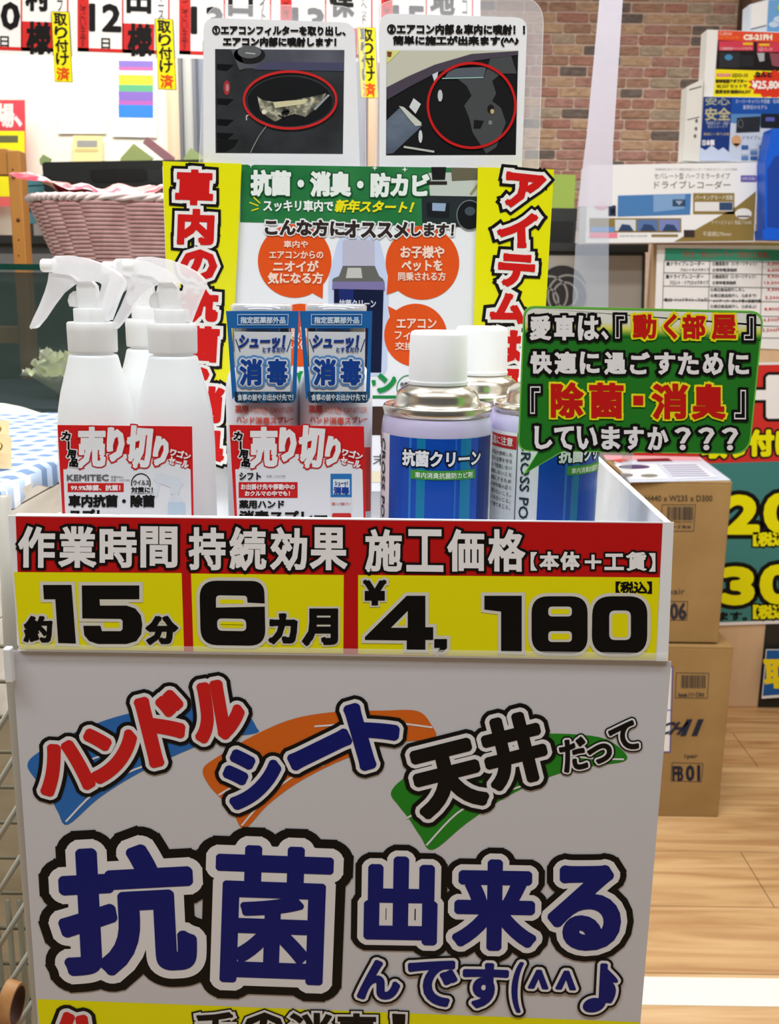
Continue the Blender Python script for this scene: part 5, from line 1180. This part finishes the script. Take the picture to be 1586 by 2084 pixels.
cY = .702; dup(can, (P(979, 740, cY).x, cY, FLR), 'aerosol can standing at the back, only cap and dome showing', R(-30))
# clear stick label tail of wire on the front can
b = MB(); p0 = P(799, 832, .53); 

# =================================================================== SALE CARDS
def sale_card(label, Y, d, inner):
    sf = Flat(Y, px=250 + d, py=950, step=.00012); t = thing('sale_card', label, 'price card', P(255 + d, 1070, Y), 'red clearance cards in front of the bottles')
    S = lambda x0, y0, x1, y1: (x0 + d, y0, x1 + d, y1); q = lambda l: [(x + d, y) for x, y in l]
    b = MB(); sheet(b, sf, q([(117, 865), (391, 868), (395, 1100), (130, 1100)]), paper((216, 28, 30)), .0004); b.build('sheet', t)
    b = MB(); b.poly(sf, q([(129, 955), (388, 956), (391, 1100), (135, 1100)]), paper((232, 232, 236)), 1); b.poly(sf, q([(136, 955), (150, 928), (175, 918), (330, 930), (368, 943), (388, 956)]), paper((232, 232, 236)), 1); b.build('white_field', t)
    W3 = (236, 236, 238); OR = [(2.6, (206, 34, 32))]
    txt(sf, [('売', S(162, 872, 212, 948), W3, OR, 3.6), ('り', S(222, 874, 250, 934), W3, OR, 4.2), ('切', S(262, 870, 306, 948), W3, OR, 3.8, dict(rot=4)), ('り', S(316, 892, 340, 944), W3, OR, 3.6, dict(rot=8)),
             ('カ', S(127, 879, 143, 895), BLACK, [(2, W3)], 1, dict(rot=8)), ('ー', S(139, 899, 141, 913), BLACK, [(2, W3)], 1), ('用', S(138, 916, 154, 931), BLACK, [(2, W3)], 1, dict(rot=8)), ('品', S(143, 934, 159, 949), BLACK, [(2, W3)], 1, dict(rot=8)),
             ('ワゴン', S(347, 917, 388, 931), W3, [(1.4, (206, 34, 32))], .9, dict(rot=14)), ('セール', S(344, 934, 384, 948), W3, [(1.4, (206, 34, 32))], .9, dict(rot=14))], t, k=2)
    inner(t, sf)
def inner1(t, sf):
    b = MB(); b.rect(sf, 138, 983, 252, 1001, ink((206, 34, 34)), 2); b.ring(sf, 287, 984, 19, 20, 2.2, ink(BLACK), 2)
    pb = ink((222, 226, 234)); pc = ink((196, 214, 232))
    b.poly(sf, [(317, 965), (328, 962), (366, 972), (374, 986), (366, 994), (364, 1006), (348, 1006), (347, 992), (326, 984), (320, 1012), (316, 1010), (320, 984), (314, 976)], pb, 2)
    b.poly(sf, rounded([(348, 1006), (366, 1006), (378, 1034), (378, 1100), (340, 1100), (340, 1034)], 6), pb, 2); b.rect(sf, 343, 1022, 376, 1052, pc, 3); b.build('printed_picture', t)
    txt(sf, [('KEMITEC', (137, 966, 221, 978), (96, 96, 100), [], .5), ('容量200ml', (226, 968, 251, 973), (60, 60, 60), [], 0), ('品番：52537494', (226, 975, 265, 979), (60, 60, 60), [], 0),
             ('99.9%除菌、抗菌！', (145, 987, 245, 998), (244, 232, 232), [], .5), ('ウイルス', (272, 977, 304, 987), BLACK, [], .3), ('対策に！', (268, 991, 311, 1002), BLACK, [(1.5, (236, 236, 238))], .5),
             ('車内抗菌・除菌', (141, 1008, 314, 1031), BLACK, [], 1.3), ('スプレー', (143, 1037, 243, 1060), BLACK, [], 1.3)], t, k=3)
def inner2(t, sf):
    b = MB(); b.rect(sf, 486, 981, 606, 1013, ink((206, 34, 34)), 2); b.rect(sf, 673, 964, 716, 1012, ink((46, 118, 184)), 2); b.rect(sf, 678, 975, 712, 1006, ink((222, 228, 236)), 3)
    b.rect(sf, 673, 1012, 716, 1080, ink((224, 224, 228)), 2); b.poly(sf, rounded([(676, 1044), (715, 1044), (715, 1090), (676, 1090)], [4, 4, 0, 0]), ink((204, 50, 50)), 3); b.build('printed_picture', t)
    txt(sf, [('シフト', (488, 962, 531, 976), BLACK, [], .7), ('品番：52537498', (543, 967, 581, 971), (60, 60, 60), [], 0), ('お出掛け先や移動中の', (491, 985, 600, 996), (244, 226, 226), [], .5), ('おクルマの中でも！', (499, 999, 590, 1009), (244, 226, 226), [], .5),
             ('薬用ハンド', (488, 1018, 578, 1034), BLACK, [], .8), ('消毒スプレー', (489, 1040, 665, 1062), BLACK, [], 1.3), ('シューッ！', (682, 979, 708, 988), (24, 52, 120), [], .3), ('消毒', (680, 991, 710, 1005), (24, 62, 150), [], .8),
             ('薬用 ハンド消毒スプレー', (676, 1022, 714, 1028), (200, 80, 70), [], .1)], t, k=4)
sale_card('red clearance card in front of the milky spray bottles', .592, 0, inner1)
sale_card('red clearance card in front of the hand sanitizers', .592, 350, inner2)

# =================================================================== GREEN SPEECH BUBBLE CARD
BY_ = .585
sf = Flat(BY_, px=1300, py=780, step=.00012)
t = thing('speech_bubble_card', 'green speech bubble card asking about the car as a moving room', 'sign', P(1300, 925, BY_))
out = rounded([(1066, 622), (1556, 633), (1526, 925), (1147, 919), (1065, 966), (1096, 919), (1054, 917)], [24, 30, 34, 0, 0, 0, 20], 7)
b = MB(); sheet(b, sf, out, mat((110, 190, 70), .3, name='bubble_edge'), .0008); b.build('card', t)
inn = rounded([(1069, 626), (1552, 637), (1523, 921), (1145, 916), (1072, 960), (1098, 916), (1057, 914)], [24, 30, 34, 0, 0, 0, 20], 7)
b = MB(); b.poly(sf, inn, mat((38, 122, 36), .3, name='bubble_green'), 1)
b.poly(sf, rounded([(1070, 627), (1551, 638), (1549, 660), (1069, 650)], [22, 26, 0, 0], 7), ink((228, 230, 222)), 2)
n = 8
for i in range(n):
    c_ = [int(228 + (x - 228) * min(1, i / 4)) if i <= 4 else 0 for x in (0, 0, 0)]
    a_ = i / (n - 1); w0, w1, w2 = (228, 230, 222), (222, 222, 90), (38, 122, 36)
    col = tuple(int(w0[j] * (1 - a_ * 2) + w1[j] * a_ * 2) if a_ < .5 else int(w1[j] * (2 - a_ * 2) + w2[j] * (a_ * 2 - 1)) for j in range(3))
    b.poly(sf, [(1069, 650 + i * 4), (1549, 660 + i * 4), (1548, 664 + i * 4), (1069, 654 + i * 4)], ink(col), 2)
b.build('printed_field', t)
WB = [(5, BLACK)]; YO = [(4, (236, 226, 30))]; W4 = (234, 234, 236); RR = (196, 26, 22)
def row(chars, y0, y1, sl, col, outs, bold):
    return [(c_, [(x0, y0 + sl * (x0 - 1080)), (x1, y0 + sl * (x1 - 1080)), (x1, y1 + sl * (x1 - 1080)), (x0, y1 + sl * (x0 - 1080))], col, outs, bold) for c_, x0, x1 in chars]
its = row([('愛', 1081, 1119), ('車', 1130, 1167), ('は', 1178, 1217)], 644, 690, .005, W4, WB, 2.1) + row([('、', 1226, 1236)], 676, 688, 0, W4, WB, 2.1) + row([('『', 1252, 1272)], 640, 688, .005, W4, WB, 0) + row([('動', 1290, 1334), ('く', 1352, 1376), ('部', 1390, 1434), ('屋', 1450, 1496)], 640, 686, .005, RR, YO, 1.8) + row([('』', 1514, 1534)], 642, 690, .005, W4, WB, 0)
its += row([('快', 1081, 1121), ('適', 1131, 1171), ('に', 1182, 1218), ('過', 1232, 1272), ('ご', 1284, 1320), ('す', 1334, 1372), ('た', 1382, 1420), ('め', 1432, 1470), ('に', 1484, 1522)], 717, 758, .008, W4, WB, 2.1)
its += row([('『', 1079, 1100)], 786, 842, 0, W4, WB, 0) + row([('除', 1124, 1184), ('菌', 1202, 1266), ('消', 1330, 1396), ('臭', 1412, 1472)], 780, 846, .012, RR, YO, 3) + row([('■', 1289, 1309)], 803, 822, .01, RR, YO, 0) + row([('』', 1494, 1518)], 788, 848, .012, W4, WB, 0)
its += row([('し', 1090, 1122), ('て', 1130, 1166), ('い', 1176, 1214), ('ま', 1226, 1260), ('す', 1272, 1308), ('か', 1320, 1358), ('？', 1376, 1404), ('？', 1424, 1452), ('？', 1472, 1500)], 869, 912, .006, W4, WB, 2.1)
txt(sf, its, t, k=4)
# clear stick that holds the card up from the box tray
stick = film('clear_stick', .2, (236, 240, 242), .08)
p = P(1280, 900, BY_); b = MB(); b.box(p.x - .003, p.x + .003, BY_ + .0012, BY_ + .0022, FLR, p.z + .02, stick); b.build('holder_stick', t)
